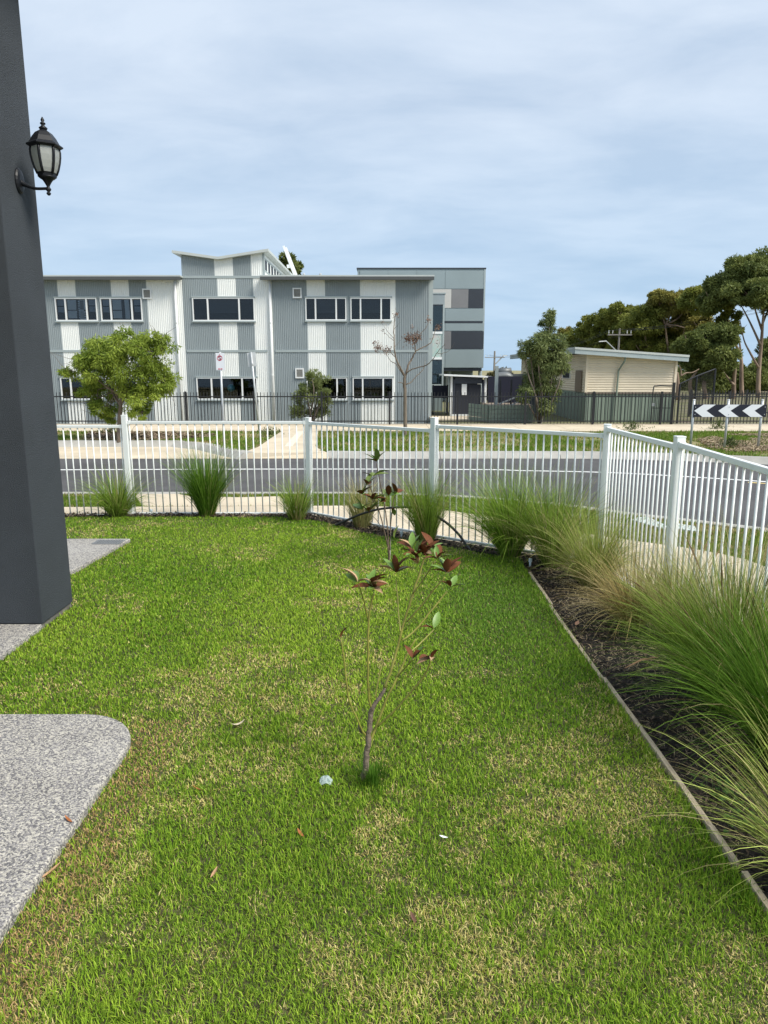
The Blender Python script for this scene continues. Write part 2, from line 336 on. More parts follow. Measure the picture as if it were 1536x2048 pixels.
# crossover of the house drive through the near verge
struct('near_driveway_crossover', B2([(300, 1014), (345, 996), (420, 993), (500, 1000), (560, 1013)], -.07)[:1]+B2([(285, 1014), (270, 992), (282, 985), (345, 987), (380, 994), (480, 996), (560, 994), (575, 1013)], -.07), -.28, -.057, M['concrete'])
# garden
lawn_edge = B2([(1062, 1143), (1030, 1121), (975, 1111), (892, 1096), (800, 1080), (725, 1068), (662, 1050), (630, 1044), (557, 1037), (325, 1036), (139, 1037)])
LAWN = [(1.345, -1.5), (1.345, 6.3)]+lawn_edge+[(-9, lawn_edge[-1][1]), (-9, -1.5)]
struct('garden_bed', [(-9, 7), (-9, 9.33), (-.975, 9.33), (.59, 7.97), (2.16, 6.78), (2.20, 5.19), (2.22, -1.5), (1.0, -1.5), (1.0, 6), (0, 7)], -.25, .0, M['mulchbase'])
struct('lawn', LAWN, -.25, .012, M['soil'])
ZS = .055
def rounded(poly, i, r, n=8):
    p = Vector(poly[i]); a = (Vector(poly[i-1])-p).normalized(); b = (Vector(poly[(i+1) % len(poly)])-p).normalized()
    c = p+(a+b)*r; out = []
    for k in range(n+1):
        t = k/n*math.pi/2; out.append(tuple(c-a*r*math.sin(t)-b*r*math.cos(t)) if False else tuple(c - b*r*math.cos(t) - a*r*math.sin(t)))
    return poly[:i]+out+poly[i+1:]
s2 = rounded([(-4.5, 3.6), (-4.5, -1.5), (-1.285, -1.5), (-1.285, 3.6)], 3, .36)
def slabobj(name, poly, z1=ZS): return bevel(struct(name, poly, -.1, z1, M['agg']), .012, 2)
PATH2 = s2; PATHA = [(-9, 3.95), (-2.53, 3.95), (-2.53, 5.0), (-2.92, 5.0), (-2.92, 5.5), (-9, 5.5)]
PATHB = [(-9, 6.4), (-2.93, 6.4), (-2.83, 7.72), (-9, 7.72)]
for nm, pl in (('exposed_aggregate_path', PATH2), ('porch_slab', PATHA), ('side_path', PATHB)): slabobj(nm, pl)
# ------------------------------------------------------------------ lawn blades
def lawn_blades(n, rect, dens_pow, seed):
    rng = np.random.RandomState(seed); x0, x1, y0, y1 = rect
    yy = y0+(y1-y0)*rng.rand(n*7); xx = x0+(x1-x0)*rng.rand(n*7)
    vis = (np.abs(xx) < .62*yy+.5); d = np.hypot(xx, yy)
    keep = vis & (rng.rand(len(xx)) < np.clip((2.0/d)**dens_pow, 0, 1)) & inpoly(xx, yy, LAWN)
    for P in (PATH2, PATHA, PATHB): keep &= ~inpoly(xx, yy, P)
    keep &= ~((xx < -2.53) & (yy > 4.95) & (yy < 5.55))
    xx = xx[keep][:n]; yy = yy[keep][:n]; n = len(xx); d = np.hypot(xx, yy)
    dry = .36*vnoise(xx+40, yy+40, .6, 3)+.34*vnoise(xx+40, yy+40, .2, 4)+.30*vnoise(xx+40, yy+40, .07, 6)
    dry += .70*np.exp(-((xx+1.17)/.12)**2)*(yy < 3.6)*np.clip(1-(2.6-yy)*.25, 0, 1)
    for px, py, rx, ry, a in ((620, 1330, .5, .5, .14), (1230, 1620, .35, .3, .2), (810, 1700, .35, .2, .16), (560, 1120, .9, .5, .12), (330, 1400, .5, .35, .18), (1000, 1220, .5, .9, -.35), (330, 1160, .7, .9, -.25), (420, 1700, .35, .3, -.12), (900, 1500, .4, .5, .10), (640, 1480, .3, .3, -.10), (760, 1950, .6, .2, .12)):
        c = B(px, py); dry += a*np.exp(-((xx-c.x)/rx)**2-((yy-c.y)/ry)**2)
    t = np.clip((dry-.43)*3.2, 0, 1); isdry = rng.rand(n) < (.035+.58*t*t*(3-2*t))
    hgt = rng.uniform(.012, .036, n)*(1+.35*(vnoise(xx+9, yy+9, .3, 8)-.5))*np.where(isdry, .75, 1)
    hgt *= np.where(rng.rand(n) < .04, 1.5, 1)
    hgt = np.where((np.abs(xx-1.33) < .04), hgt*1.7, hgt); az = rng.rand(n)*2*math.pi; lean = rng.uniform(.15, 1.15, n)+.35*isdry
    ddir = np.stack([np.cos(az), np.sin(az), np.zeros(n)], 1); up = np.array([0, 0, 1.0])
    base = np.stack([xx, yy, np.full(n, .008)], 1)
    mid = base+(ddir*np.sin(lean*.55)[:, None]+up*np.cos(lean*.55)[:, None])*(hgt*.55)[:, None]
    tip = mid+(ddir*np.sin(lean*1.25)[:, None]+up*np.maximum(np.cos(lean*1.25), -.2)[:, None])*(hgt*.55)[:, None]
    sa = az+math.pi/2+rng.uniform(-.9, .9, n); side = np.stack([np.cos(sa), np.sin(sa), np.zeros(n)], 1)
    wd = rng.uniform(.0022, .0048, n)*np.clip(d/2.4, .9, 2.6)**.85
    o = side*(wd*.5)[:, None]
    V = np.stack([base-o, base+o, mid-o*.85, mid+o*.85, tip], 1).reshape(-1, 3)
    b5 = (np.arange(n)*5)[:, None]; F = [b5+np.array([[0, 1, 3, 2]]), b5+np.array([[2, 3, 4]])]
    g = rng.rand(n); patch = vnoise(xx+20, yy+20, .8, 5)
    green = lerp((.085, .235, .014), (.42, .575, .06), np.clip(.8*g+.5*patch-.12, 0, 1))
    lush = np.exp(-((xx-B(1000, 1220).x)/.6)**2-((yy-B(1000, 1220).y)/1.2)**2)
    green = green*(1-lush[:, None]*.5)+np.array([[.15, .30, .055]])*lush[:, None]*.5  # greener patch; the shade lying there is mixed into its darker tone
    straw = lerp((.50, .42, .12), (.90, .78, .36), rng.rand(n))
    col = np.where(isdry[:, None], straw, green)
    edge = isdry & (np.abs(xx+1.2) < .14) & (yy < 3.65); col[edge] = lerp((.46, .30, .12), (.78, .56, .28), rng.rand(edge.sum()))
    dk = (~isdry) & (rng.rand(n) < .22); col[dk] *= np.array([[.55, .6, .7]])
    brown = (rng.rand(n) < .02); col[brown] = (.14, .09, .045)
    return V, F, np.repeat(col, 5, axis=0)
V, F, C = lawn_blades(430000, (-5.2, 1.36, 1.3, 9.2), 1.15, 11)
kind(np_mesh('lawn_grass', V, F, M['blade'], col=C), 'stuff', 'short mown green lawn with straw coloured dry patches')
def turf(name, label, polys, n, seed, h=(.03, .08), w=.010, drymul=1.0, holes=()):
    rng = np.random.RandomState(seed); P = np.concatenate([np.array(p) for p in polys]); x0, y0 = np.maximum(P.min(0), (-14, 7)); x1, y1 = np.minimum(P.max(0), (16, 26))
    xx = rng.uniform(x0, x1, n*8); yy = rng.uniform(y0, y1, n*8); k = np.zeros(len(xx), bool)
    for p in polys: k |= inpoly(xx, yy, p)
    for p in holes: k &= ~inpoly(xx, yy, p)
    k &= (np.abs(xx) < .6*yy+1); xx = xx[k]; yy = yy[k]
    bare = vnoise(xx+50, yy+50, 1.4, seed)*.6+vnoise(xx+50, yy+50, .4, seed+1)*.4
    k = rng.rand(len(xx)) < np.clip(1.5-1.9*bare*drymul, .05, 1); xx = xx[k][:n]; yy = yy[k][:n]; bare = bare[k][:n]; n = len(xx)
    hh = rng.uniform(*h, n); az = rng.rand(n)*6.283; ln = rng.uniform(0, .8, n)
    base = np.stack([xx, yy, np.full(n, -.08 if y1 < 13 else -.03)], 1); dr = np.stack([np.cos(az)*np.sin(ln), np.sin(az)*np.sin(ln), np.cos(ln)], 1)
    side = np.stack([np.cos(az+1.6), np.sin(az+1.6), 0*az], 1); wd = rng.uniform(.6, 1.4, n)*w
    V = np.stack([base-side*wd[:, None], base+side*wd[:, None], base+dr*hh[:, None]], 1).reshape(-1, 3)
    g = lerp((.10, .19, .02), (.22, .30, .05), rng.rand(n)); s = lerp((.3, .22, .1), (.48, .38, .2), rng.rand(n))
    dry = rng.rand(n) < np.clip((bare-.35)*1.6, .04, .7); C = np.where(dry[:, None], s, g)
    kind(np_mesh(name, V, [(np.arange(n)*3)[:, None]+np.array([[0, 1, 2]])], M['blade'], col=np.repeat(C, 3, axis=0)), 'stuff', label)
turf('far_verge_grass', 'patchy green and brown grass on the far verge across the road', [verge_l, verge_r], 60000, 5, (.03, .10), .014, holes=[[(-60, 22.62), (60, 22.62), (60, 30), (-60, 30)]])
turf('near_verge_grass', 'green grass strip between the footpath and the road', [verge_n], 45000, 9, (.03, .07), .009, .8, holes=[B2([(285, 1014), (270, 992), (282, 985), (345, 987), (380, 994), (480, 996), (560, 994), (575, 1013)], -.07), inner+outer[::-1]])
# mulch chips and straw litter
def chips(n, seed):
    rng = np.random.RandomState(seed); bed = [(-5, 8.6), (-5, 9.3), (-.99, 9.3), (.55, 7.9), (2.1, 6.72), (2.14, 5.2), (2.15, .8), (1.37, .8), (1.37, 6.3)]+lawn_edge
    xx = rng.uniform(-5, 2.15, n*6); yy = rng.uniform(.8, 9.3, n*6); k = inpoly(xx, yy, bed); xx = xx[k][:n]; yy = yy[k][:n]; n = len(xx)
    st = rng.rand(n) < (.20+.42*(vnoise(xx+5, yy+5, .35, 2) > .62)); ln = np.where(st, rng.uniform(.02, .07, n), rng.uniform(.012, .05, n)); wd = np.where(st, .003, rng.uniform(.006, .018, n))*np.clip(yy/4, .8, 1.8)
    az = rng.rand(n)*6.283; el = rng.uniform(-.45, .6, n); c = np.stack([xx, yy, rng.uniform(.004, .03, n)], 1)
    d = np.stack([np.cos(az)*np.cos(el), np.sin(az)*np.cos(el), np.sin(el)], 1); nr = norm(rng.normal(0, .45, (n, 3))+np.array([[0, 0, 1.0]]))
    V, F, C = leafquads(c, d, nr, ln, wd, np.where(st[:, None], lerp((.36, .27, .14), (.66, .53, .32), rng.rand(n)), lerp((.012, .010, .008), (.14, .095, .06), rng.rand(n)**2)))
    kind(np_mesh('mulch', V, F, M['chips'], col=C), 'stuff', 'dark bark mulch littered with dry straw in the garden bed')
chips(42000, 3)
# timber edging boards
ed = thing('garden_edging', (1.345, 3, 0), 'weathered timber edging boards between the lawn and the mulch bed', 'edging')
for y0, y1, dx_, dz in ((.2, 2.36, .012, 0), (2.40, 2.62, .0, .008), (2.63, 4.1, .006, -.004), (4.11, 5.5, -.004, -.010), (5.51, 6.42, .01, -.006)):
    mb = MB(); n = 6
    for k in range(n):
        a = y0+(y1-y0)*k/n; b = y0+(y1-y0)*(k+1)/n; xa = 1.352+dx_+.006*math.sin(a*2.3); xb = 1.352+dx_+.006*math.sin(b*2.3); za = .045+dz+.004*math.sin(a*3); zb = .045+dz+.004*math.sin(b*3)
        vs = [(xa-.012, a, -.05), (xa+.012, a, -.05), (xa+.012, a, za), (xa-.012, a, za), (xb-.012, b, -.05), (xb+.012, b, -.05), (xb+.012, b, zb), (xb-.012, b, zb)]
        fs = [(1, 2, 6, 5), (2, 3, 7, 6), (3, 0, 4, 7)]
        if k == 0: fs.append((0, 3, 2, 1))
        if k == n-1: fs.append((4, 5, 6, 7))
        mb.add(vs, fs)
    mb.build('board', M['timber'], ed)
# ------------------------------------------------------------------ garden fence
gf = thing('garden_fence', (-.99, 9.3, 0), 'pale grey-white steel picket fence around the garden corner', 'fence')
def zt(px, py, P): return Q(px, py, P.y).z
posts = [(FP['p1'], zt(250, 830, FP['p1'])), (FP['p2'], zt(615, 835, FP['p2'])), (FP['p3'], zt(863, 835, FP['p3'])), (FP['pc'], zt(1212, 848, FP['pc'])), (FP['p5'], zt(1357, 872, FP['p5'])), (Vector((2.18, 2.85, 0)), zt(1357, 872, FP['p5'])+.02)]
posts = [(Vector((-5.75, 9.3, 0)), posts[0][1]-.03)]+posts
angs = [0, 0, -.40, -.74, -.35, 0, 0]
for (p, h), a in zip(posts, angs):
    o = bevel(MB().box((-.033, -.033, -.2), (.033, .033, h-.008)).build('post', M['white'], gf), .004, 2); o.location = p; o.rotation_euler.z = a
    c = bevel(MB().box((-.0345, -.0345, h-.010), (.0345, .0345, h)).build('post_cap', M['white'], o), .002, 1)
    o.matrix_parent_inverse = Matrix.Translation(-gf.location); c.matrix_parent_inverse = Matrix()
pick = MB().tube([(0, 0, 0), (0, 0, 1)], .0085, 8).build('picket', M['white'], gf, True); pme = pick.data; bpy.data.objects.remove(pick)
rails = [(Q(128, 853, 9.3).z, Q(248, 853, 9.3).z, Q(200, 1031, 9.3).z, 25), (Q(270, 845, 9.3).z, Q(600, 845, 9.3).z, Q(400, 1027, 9.3).z, 25),
         (Q(630, 847, 9.2).z, Q(850, 860, 8.05).z, .035, 21), (Q(880, 854, 7.85).z, Q(1195, 870, 6.85).z, .035, 23), (Q(1230, 861, 6.6).z, Q(1340, 892, 5.28).z, .05, 18), (Q(1375, 893, 5.05).z, Q(1536, 938, 4.03).z, .06, 26)]
for i, (za, zb, zl, n) in enumerate(rails):
    a, b = posts[i][0], posts[i+1][0]; d = (b-a).normalized()
    if i == 5:   # slope measured over the visible part, carried on to the post
        t = (5.05-4.03)/(5.19-2.85); zb = za+(zb-za)/t; zb = min(max(zb, za-.1), za+.1)
    A = a+d*.034; Bb = b-d*.034
    bevel(MB().bar((A.x, A.y, za), (Bb.x, Bb.y, zb), .038, .038).build('top_rail', M['white'], gf), .004, 2)
    bevel(MB().bar((A.x, A.y, zl), (Bb.x, Bb.y, zl), .038, .030).build('bottom_rail', M['white'], gf), .004, 2)
    for q, s in ((A, 1), (Bb, -1)):
        z = za if s == 1 else zb
        MB().bar((q.x-d.x*.002*s, q.y-d.y*.002*s, z), (q.x+d.x*.03*s, q.y+d.y*.03*s, z), .046, .046).build('bracket', M['white'], gf)
    for k in range(n):
        t = (k+.62)/(n+.24); p = a.lerp(b, t); zz_ = za+(zb-za)*t
        share('picket', pme, (p.x, p.y, zl), sc=(1, 1, zz_-zl-.005), parent=gf)
# ------------------------------------------------------------------ tussock grasses
def tussock(label, px, py, h, spread, n, tone, seed, lean=(0, 0), wid=.0042, straw=.12, droop=1.0, z=.0, base_r=.09, loc=None, heads=0):
    n = int(n*1.05); rng = np.random.RandomState(seed); p = loc or B(px, py, z); t = thing('tussock_grass', p, label, 'ornamental grass', 'tussock grasses planted along the fence')
    k = 8; az = rng.rand(n)*2*math.pi; r0 = base_r*np.sqrt(rng.rand(n)); L_ = h*rng.uniform(.55, 1.2, n); a0 = rng.uniform(.02, 1, n)**.8*spread*np.where(rng.rand(n) < .12, 1.45, 1)
    base = np.stack([p.x+r0*np.cos(az), p.y+r0*np.sin(az), np.full(n, p.z)], 1)
    az2 = az+rng.normal(0, .35, n); P = np.zeros((n, k, 3)); P[:, 0] = base; cur = base.copy(); st = L_/(k-1)
    bend = rng.uniform(.3, 1.3, n)*droop*(.35+a0); tw = rng.normal(0, .25, n)
    for i in range(1, k):
        s = i/(k-1); th = np.clip(a0*.55+bend*s**1.6, 0, 2.3); aa = az2+tw*s
        dv = np.stack([np.cos(aa)*np.sin(th), np.sin(aa)*np.sin(th), np.cos(th)], 1)+np.array([[lean[0], lean[1], 0]])*s
        cur = cur+norm(dv)*st[:, None]; cur[:, 2] = np.maximum(cur[:, 2], p.z+.012+.02*rng.rand(n)); P[:, i] = cur
    side = np.stack([-np.sin(az2), np.cos(az2), np.zeros(n)], 1); side = norm(side+rng.normal(0, .5, (n, 3)))
    g = lerp(np.array(tone[0])*.55, np.array(tone[1])*1.5, rng.rand(n)**1.25); sect = .5+.5*np.sin(az*rng.randint(2, 4)+rng.rand()*6.3); dry = rng.rand(n) < straw*1.3*sect**1.5; g[dry] = lerp((.42, .34, .13), (.70, .58, .30), rng.rand(dry.sum()))
    dist = math.hypot(p.x, p.y); wd = rng.uniform(.7, 1.3, n)*wid*max(1, dist/6)**.5
    V, F, C = ribbons(P, wd, side, g, np.array([.7, 1, 1, .92, .8, .62, .4, .08]))
    np_mesh('blades', V, F, M['blade'], t, C)
    m = 60; a = rng.rand(m)*6.283; c = np.stack([p.x+base_r*1.1*np.cos(a)*rng.rand(m), p.y+base_r*1.1*np.sin(a)*rng.rand(m), np.full(m, p.z)], 1)
    d = norm(np.stack([np.cos(a)*.5, np.sin(a)*.5, np.ones(m)], 1)); V, F, C = leafquads(c, d, norm(rng.normal(0, 1, (m, 3))), rng.uniform(.06, .16, m), np.full(m, .008), lerp((.2, .13, .06), (.4, .3, .15), rng.rand(m)))
    np_mesh('dead_base', V, F, M['blade'], t, C)
    if heads:
        mb = MB(); idx = rng.choice(n, heads, replace=False)
        for i in idx: mb.tube([P[i, -3], P[i, -2], P[i, -1]], [.002, .0055, .001], 5)
        mb.build('seed_heads', mat('seed_head', (.22, .13, .07), .9), t)
    return t
DG = ((.05, .14, .012), (.16, .28, .035)); MG = ((.11, .19, .02), (.26, .37, .06)); YG = ((.19, .26, .035), (.40, .46, .12)); OL = ((.20, .22, .06), (.46, .44, .18))
tussock('small spreading tussock at the first fence post by the dark pillar', 236, 1034, .66, 1.1, 800, MG, 21, wid=.0042, straw=.08)
tussock('tall dense dark green tussock standing alone left of the garden', 414, 1033, .86, .62, 1500, DG, 22, wid=.0042, straw=.04, droop=.8)
tussock('small upright tussock at the second fence post', 594, 1041, .58, .75, 520, MG, 23, straw=.15)
tussock('thin brownish tussock behind the smaller magnolia sapling', 724, 1056, .62, .55, 480, OL, 24, straw=.35)
tussock('upright green tussock at the third fence post beside the black hose', 852, 1083, .80, .55, 900, MG, 25, straw=.2, lean=(-.12, 0))
tussock('broad bright green tussock leaning left, right of the hose', 1020, 1114, .95, .95, 1500, ((.10, .20, .018), (.27, .40, .055)), 26, lean=(-.22, 0), straw=.10)
tussock('drooping green tussock just left of the fence corner post', 1105, 1134, .92, .90, 1200, MG, 27, lean=(-.1, -.05), straw=.2)
tussock('green tussock with straw tips at the foot of the corner post', 1185, 1175, .76, 1.0, 1250, YG, 28, lean=(-.2, -.12), straw=.3)
tussock('straw brown half dead tussock drooping over the mulch', 1262, 1250, .66, 1.2, 800, ((.28, .22, .08), (.58, .45, .19)), 29, lean=(-.35, -.1), straw=.62, droop=1.2)
tussock('olive tussock with tall wispy stalks beside the second fence post of the right run', 1345, 1285, .74, .8, 800, OL, 30, lean=(-.05, 0), straw=.3, heads=8)
tussock('large green tussock arching over the mulch by the right picture edge', 1450, 1415, .88, 1.0, 1800, MG, 31, lean=(-.22, -.05), straw=.12, heads=8)
tussock('upright tussock with brown seed stalks against the right fence run', 1462, 1392, 1.0, .5, 600, OL, 32, straw=.2, heads=14)
tussock('big dark green tussock at the right picture edge above the clover weeds', 1575, 1540, .90, .95, 1600, DG, 33, lean=(-.25, 0), straw=.08)
tussock('nearest pale green tussock reaching in at the lower right edge', 1650, 1790, .72, 1.05, 700, YG, 34, lean=(-.25, .0), straw=.25, wid=.0034)
# clover weeds in the bed
rng = np.random.RandomState(77)
for lab, px, py, n in (('low clover weed patch below the big dark tussock', 1455, 1600, 46), ('small clover weed sprig on the mulch near the right edge', 1500, 1660, 30)):
    p = B(px, py); t = thing('clover_weed', p, lab, 'weed', 'weeds in the mulch'); xy = rng.normal(0, .055, (n, 2)); cs = []; ds = []; 
    for x, y in xy:
        h = rng.uniform(.02, .075); MB().tube([(p.x+x*.8, p.y+y*.8, 0), (p.x+x, p.y+y, h)], .0012, 4).build('stem', mat('weed_stem', (.1, .15, .05), .7), t)
        a0 = rng.rand()*6.28
        for k in range(3): cs.append((p.x+x, p.y+y, h)); ds.append((math.cos(a0+k*2.09), math.sin(a0+k*2.09), .15))
    cs = np.array(cs); ds = np.array(ds); m = len(cs)
    V, F, C = leafquads(cs, ds, np.tile([[0, 0, 1.0]], (m, 1)), rng.uniform(.013, .02, m), rng.uniform(.012, .018, m), lerp((.05, .12, .03), (.11, .2, .05), rng.rand(m)))
    np_mesh('leaves', V, F, M['leaf'], t, C)
# ------------------------------------------------------------------ magnolia saplings
lm_g = mat('magnolia_leaf_green', (.15, .26, .05), .4, .3, 30, spec=.4); lm_b = mat('magnolia_leaf_brown', (.14, .05, .02), .7, .3, 30, spec=.2)
lm_o = mat('magnolia_leaf_olive', (.17, .23, .06), .5, .2, 30, spec=.3); lm_r = mat('dry_leaf_tan', (.42, .27, .15), .8, .2, 20); lm_red = mat('red_new_leaf', (.5, .07, .02), .5)
def leafmesh(name, top, under, curl=.25, fold=.22):
    mb = MB(); n = 7; ln, wd = 1.0, .40; T = []; U = []
    for i in range(n):
        s = i/(n-1); w_ = wd*.5*math.sin(math.pi*min(1, s*.94+.05))**.8*(1 if 0 < i < n-1 else .12); y = s*ln; z = -curl*s*s
        T.append([(-w_, y, z+fold*w_), (0, y, z), (w_, y, z+fold*w_)])
    for off, mi, flip in ((0, 0, False), (-.012, 1, True)):
        mb.mi = mi; vs = [(x, y, z+off) for r in T for x, y, z in r]; fs = []
        for i in range(n-1):
            for k in range(2):
                q = (i*3+k, i*3+k+1, i*3+k+4, i*3+k+3); fs.append(q[::-1] if flip else q)
        mb.add(vs, fs)
    o = mb.build(name, [top, under], None, True); me = o.data; bpy.data.objects.remove(o); return me
LEAVES = [leafmesh('leaf', lm_g, lm_b, .3, .3), leafmesh('leaf', lm_g, lm_b, -.15, .5), leafmesh('leaf', lm_b, lm_b, .45, .45), leafmesh('leaf', lm_o, lm_o, .25, .3), leafmesh('leaf', lm_r, lm_r, .5, .6), leafmesh('leaf', lm_red, lm_b, .3, .5)]
def sapling(label, Y, cv, stems, clusters, leafset, size, seed, barkm, stemm, stake=None):
    rng = random.Random(seed); base = cv(*stems[0][0][0]); p0 = Q(base[0], base[1], Y); p0.z = 0
    t = thing('magnolia_sapling', p0, label, 'sapling', 'young magnolias on the lawn')
    ends = {}
    for pts, r0, r1, dep, isb in stems:
        W = []
        for i, (x, y) in enumerate(pts):
            a = cv(x, y); W.append(Q(a[0], a[1], Y+dep*i/(len(pts)-1)))
        if pts is stems[0][0]: W[0].z = -.03
        W = smoothpts(W, 5); n = len(W); W = [p+Vector((rng.uniform(-1, 1), rng.uniform(-1, 1), 0))*r0*.3 for p in W]
        MB().tube(W, [1.25*(r0+(r1-r0)*i/(n-1)) for i in range(n)], 7).build('trunk' if isb == 2 else 'branch', barkm if isb else stemm, t, True)
    for cx, cy, n, dep in clusters:
        a = cv(cx, cy); c = Q(a[0], a[1], Y+dep)
        for k in range(n):
            az = rng.uniform(0, 6.28) if n > 1 else 0; el = rng.uniform(.35, 1.35) if n > 1 else 1.45
            d = Vector((math.cos(az)*math.cos(el), math.sin(az)*math.cos(el), math.sin(el)))
            up = Vector((0, 0, 1)); s = d.cross(up).normalized(); nn = s.cross(d).normalized()
            R = Matrix((s, d, nn)).transposed()     # x=side, y=along, z=normal (upper face in)
            me = LEAVES[rng.choice(leafset)]; L_ = size*rng.uniform(.7, 1.15)
            R = R @ Matrix.Rotation(rng.uniform(-.6, .6), 3, 'Y')
            o = share('leaf', me, c+d*.004, parent=t); o.rotation_mode = 'QUATERNION'; o.rotation_quaternion = R.to_quaternion(); o.scale = (L_, L_, L_)
    if stake:
        a, b = [Q(*cv(*q), Y+.03) for q in stake]; MB().tube([a, b], .006, 6).build('stake', mat('pale_stake', (.55, .55, .5), .6), t)
    return t
c1 = lambda x, y: (x/2.7675+600, y/2.7675+880)
stemy = mat('yellow_green_stem', (.26, .25, .05), .55, .2, 25); barks = mat('sapling_bark', (.19, .145, .11), .9, .35, 40, .4, 90); barkb = mat('sapling_bark_brown', (.12, .085, .06), .9, .35, 40)
S1 = [([(345, 1900), (362, 1800), (375, 1690), (383, 1600), (397, 1480)], .0125, .0095, .0, 2), ([(397, 1490), (440, 1425), (470, 1370)], .0085, .006, .02, 1), ([(470, 1370), (505, 1270), (535, 1170), (572, 1020), (622, 860), (660, 745), (690, 650)], .006, .0035, .12, 0),
      ([(392, 1480), (378, 1390), (376, 1200), (380, 1000), (395, 900), (410, 850)], .005, .0032, -.06, 0), ([(378, 1690), (430, 1560), (485, 1420), (545, 1300), (592, 1190), (640, 1100)], .006, .003, .10, 0),
      ([(430, 1585), (520, 1500), (610, 1400), (690, 1300), (725, 1220)], .004, .003, -.10, 0), ([(372, 1640), (345, 1610), (310, 1530), (270, 1430), (245, 1230), (227, 1105)], .0042, .0025, -.08, 0),
      ([(565, 1110), (640, 1050), (730, 940), (815, 835)], .0036, .0026, .08, 0), ([(592, 1005), (660, 930), (740, 830), (803, 760)], .0036, .0026, -.08, 0), ([(556, 1060), (545, 950), (532, 770)], .003, .0024, .12, 0),
      ([(625, 850), (690, 760), (748, 670)], .003, .0024, -.05, 0), ([(590, 1190), (660, 1130), (740, 1050)], .003, .0024, .12, 0), ([(540, 1310), (600, 1240), (625, 1215)], .003, .002, -.1, 0), ([(415, 1430), (440, 1300), (460, 1220)], .003, .002, .08, 0), ([(378, 1000), (350, 880), (325, 800)], .003, .002, -.08, 0), ([(345, 1620), (330, 1600), (328, 1580)], .005, .006, -.02, 1)]
K1 = [(690, 640, 12, .1), (640, 640, 8, .06), (620, 605, 4, .1), (735, 600, 4, .12), (655, 690, 3, .05), (812, 735, 9, -.05), (760, 660, 5, -.04), (835, 815, 4, .06), (532, 735, 8, .1), (410, 820, 9, -.05), (385, 800, 5, -.08), (320, 790, 4, -.08), (227, 1100, 1, -.08), (740, 1045, 3, .1), (727, 1210, 4, -.1), (623, 1210, 3, -.08)]
S1b = B(724.7, 1566).y
sapling('taller magnolia sapling with rusty brown leaf backs in mid lawn', S1b, c1, S1, K1, [0, 0, 1, 1, 2, 2, 2, 0, 0, 2, 2, 0, 4], .080, 5, barks, stemy)
S2 = [([(495, 690), (490, 600), (488, 540)], .010, .008, .0, 2), ([(488, 545), (480, 450), (462, 330), (432, 180), (425, 130)], .006, .003, .05, 1), ([(494, 620), (470, 520), (440, 400), (405, 310), (385, 250)], .0055, .003, -.08, 1), ([(497, 610), (502, 470), (518, 340), (532, 300)], .005, .003, .06, 1), ([(440, 400), (400, 330), (360, 300)], .003, .002, -.1, 1), ([(412, 320), (405, 240), (402, 200)], .003, .002, .0, 1), ([(470, 520), (430, 450), (380, 400)], .003, .002, -.1, 1)]
K2 = [(425, 120, 7, .05), (402, 200, 4, 0), (370, 250, 6, -.05), (348, 300, 4, -.1), (345, 385, 5, -.1), (380, 400, 5, -.1), (405, 330, 6, -.05), (455, 345, 4, .0), (490, 310, 5, .05), (530, 300, 5, .06), (525, 420, 2, .04), (520, 545, 1, 0)]
sapling('smaller olive leaved magnolia sapling standing in front of the hose', B(779, 1128).y, c1, S2, K2, [3, 3, 3, 0, 0, 2], .14, 8, barkb, barkb, ((497, 660), (504, 400)))
# tuft of long grass at the trunk
rng = np.random.RandomState(5); p = B(738, 1572); n = 420; az = rng.rand(n)*6.283; r = np.abs(rng.normal(0, .055, n)); base = np.stack([p.x+.02+r*np.cos(az), p.y+r*np.sin(az)*1.1, 0*r], 1)
hh = rng.uniform(.05, .125, n); th = rng.uniform(0, .5, n); k = 4; P = np.zeros((n, k, 3))
for i in range(k):
    s = i/3; P[:, i] = base+np.stack([np.cos(az)*np.sin(th*s*1.3), np.sin(az)*np.sin(th*s*1.3), np.cos(th*s)], 1)*(hh*s)[:, None]
V, F, C = ribbons(P, rng.uniform(.002, .0042, n), np.stack([-np.sin(az), np.cos(az), 0*az], 1), lerp((.05, .14, .012), (.13, .26, .03), rng.rand(n)), np.array([1, .95, .7, .1]))
tag(np_mesh('grass_tuft', V, F, M['blade'], col=C), 'tuft of long lush grass around the taller sapling trunk', 'grass tuft')
# ------------------------------------------------------------------ small litter
def litter(name, label, cat, px, py, ln, wd, rz, m, curl=.5, z=.03, group='fallen leaves on the lawn'):
    p = B(px, py, z); mb = MB(); n = 6; vs = []
    for i in range(n):
        s = i/(n-1); ww = wd*.5*math.sin(math.pi*(s*.9+.05)); y = (s-.5)*ln; zz_ = curl*ln*(s-.5)**2; vs += [(-ww, y, zz_+ww*.6), (0, y, zz_), (ww, y, zz_+ww*.5)]
    fs = []
    for i in range(n-1):
        for k in range(2): fs.append((i*3+k, i*3+k+1, i*3+k+4, i*3+k+3))
    vs2 = [(x, y, z_-.0012) for x, y, z_ in vs]; o = len(vs); mb.add(vs+vs2, fs+[tuple(i+o for i in f[::-1]) for f in fs])
    ob = mb.build(name, m); ob.location = p; ob.rotation_euler = (.1, .05, rz); return tag(ob, label, cat, group)
tan = mat('tan_leaf', (.40, .24, .13), .8, .2, 30); org = mat('orange_leaf', (.36, .13, .04), .8, .2, 30); cream = mat('cream_leaf', (.55, .48, .34), .8, .15, 30); brn = mat('brown_leaf', (.15, .075, .05), .8, .2, 30)
litter('fallen_leaf', 'pale cream curled leaf left of the taller sapling', 'leaf', 477, 1449, .075, .016, -1.05, cream, 1.0)
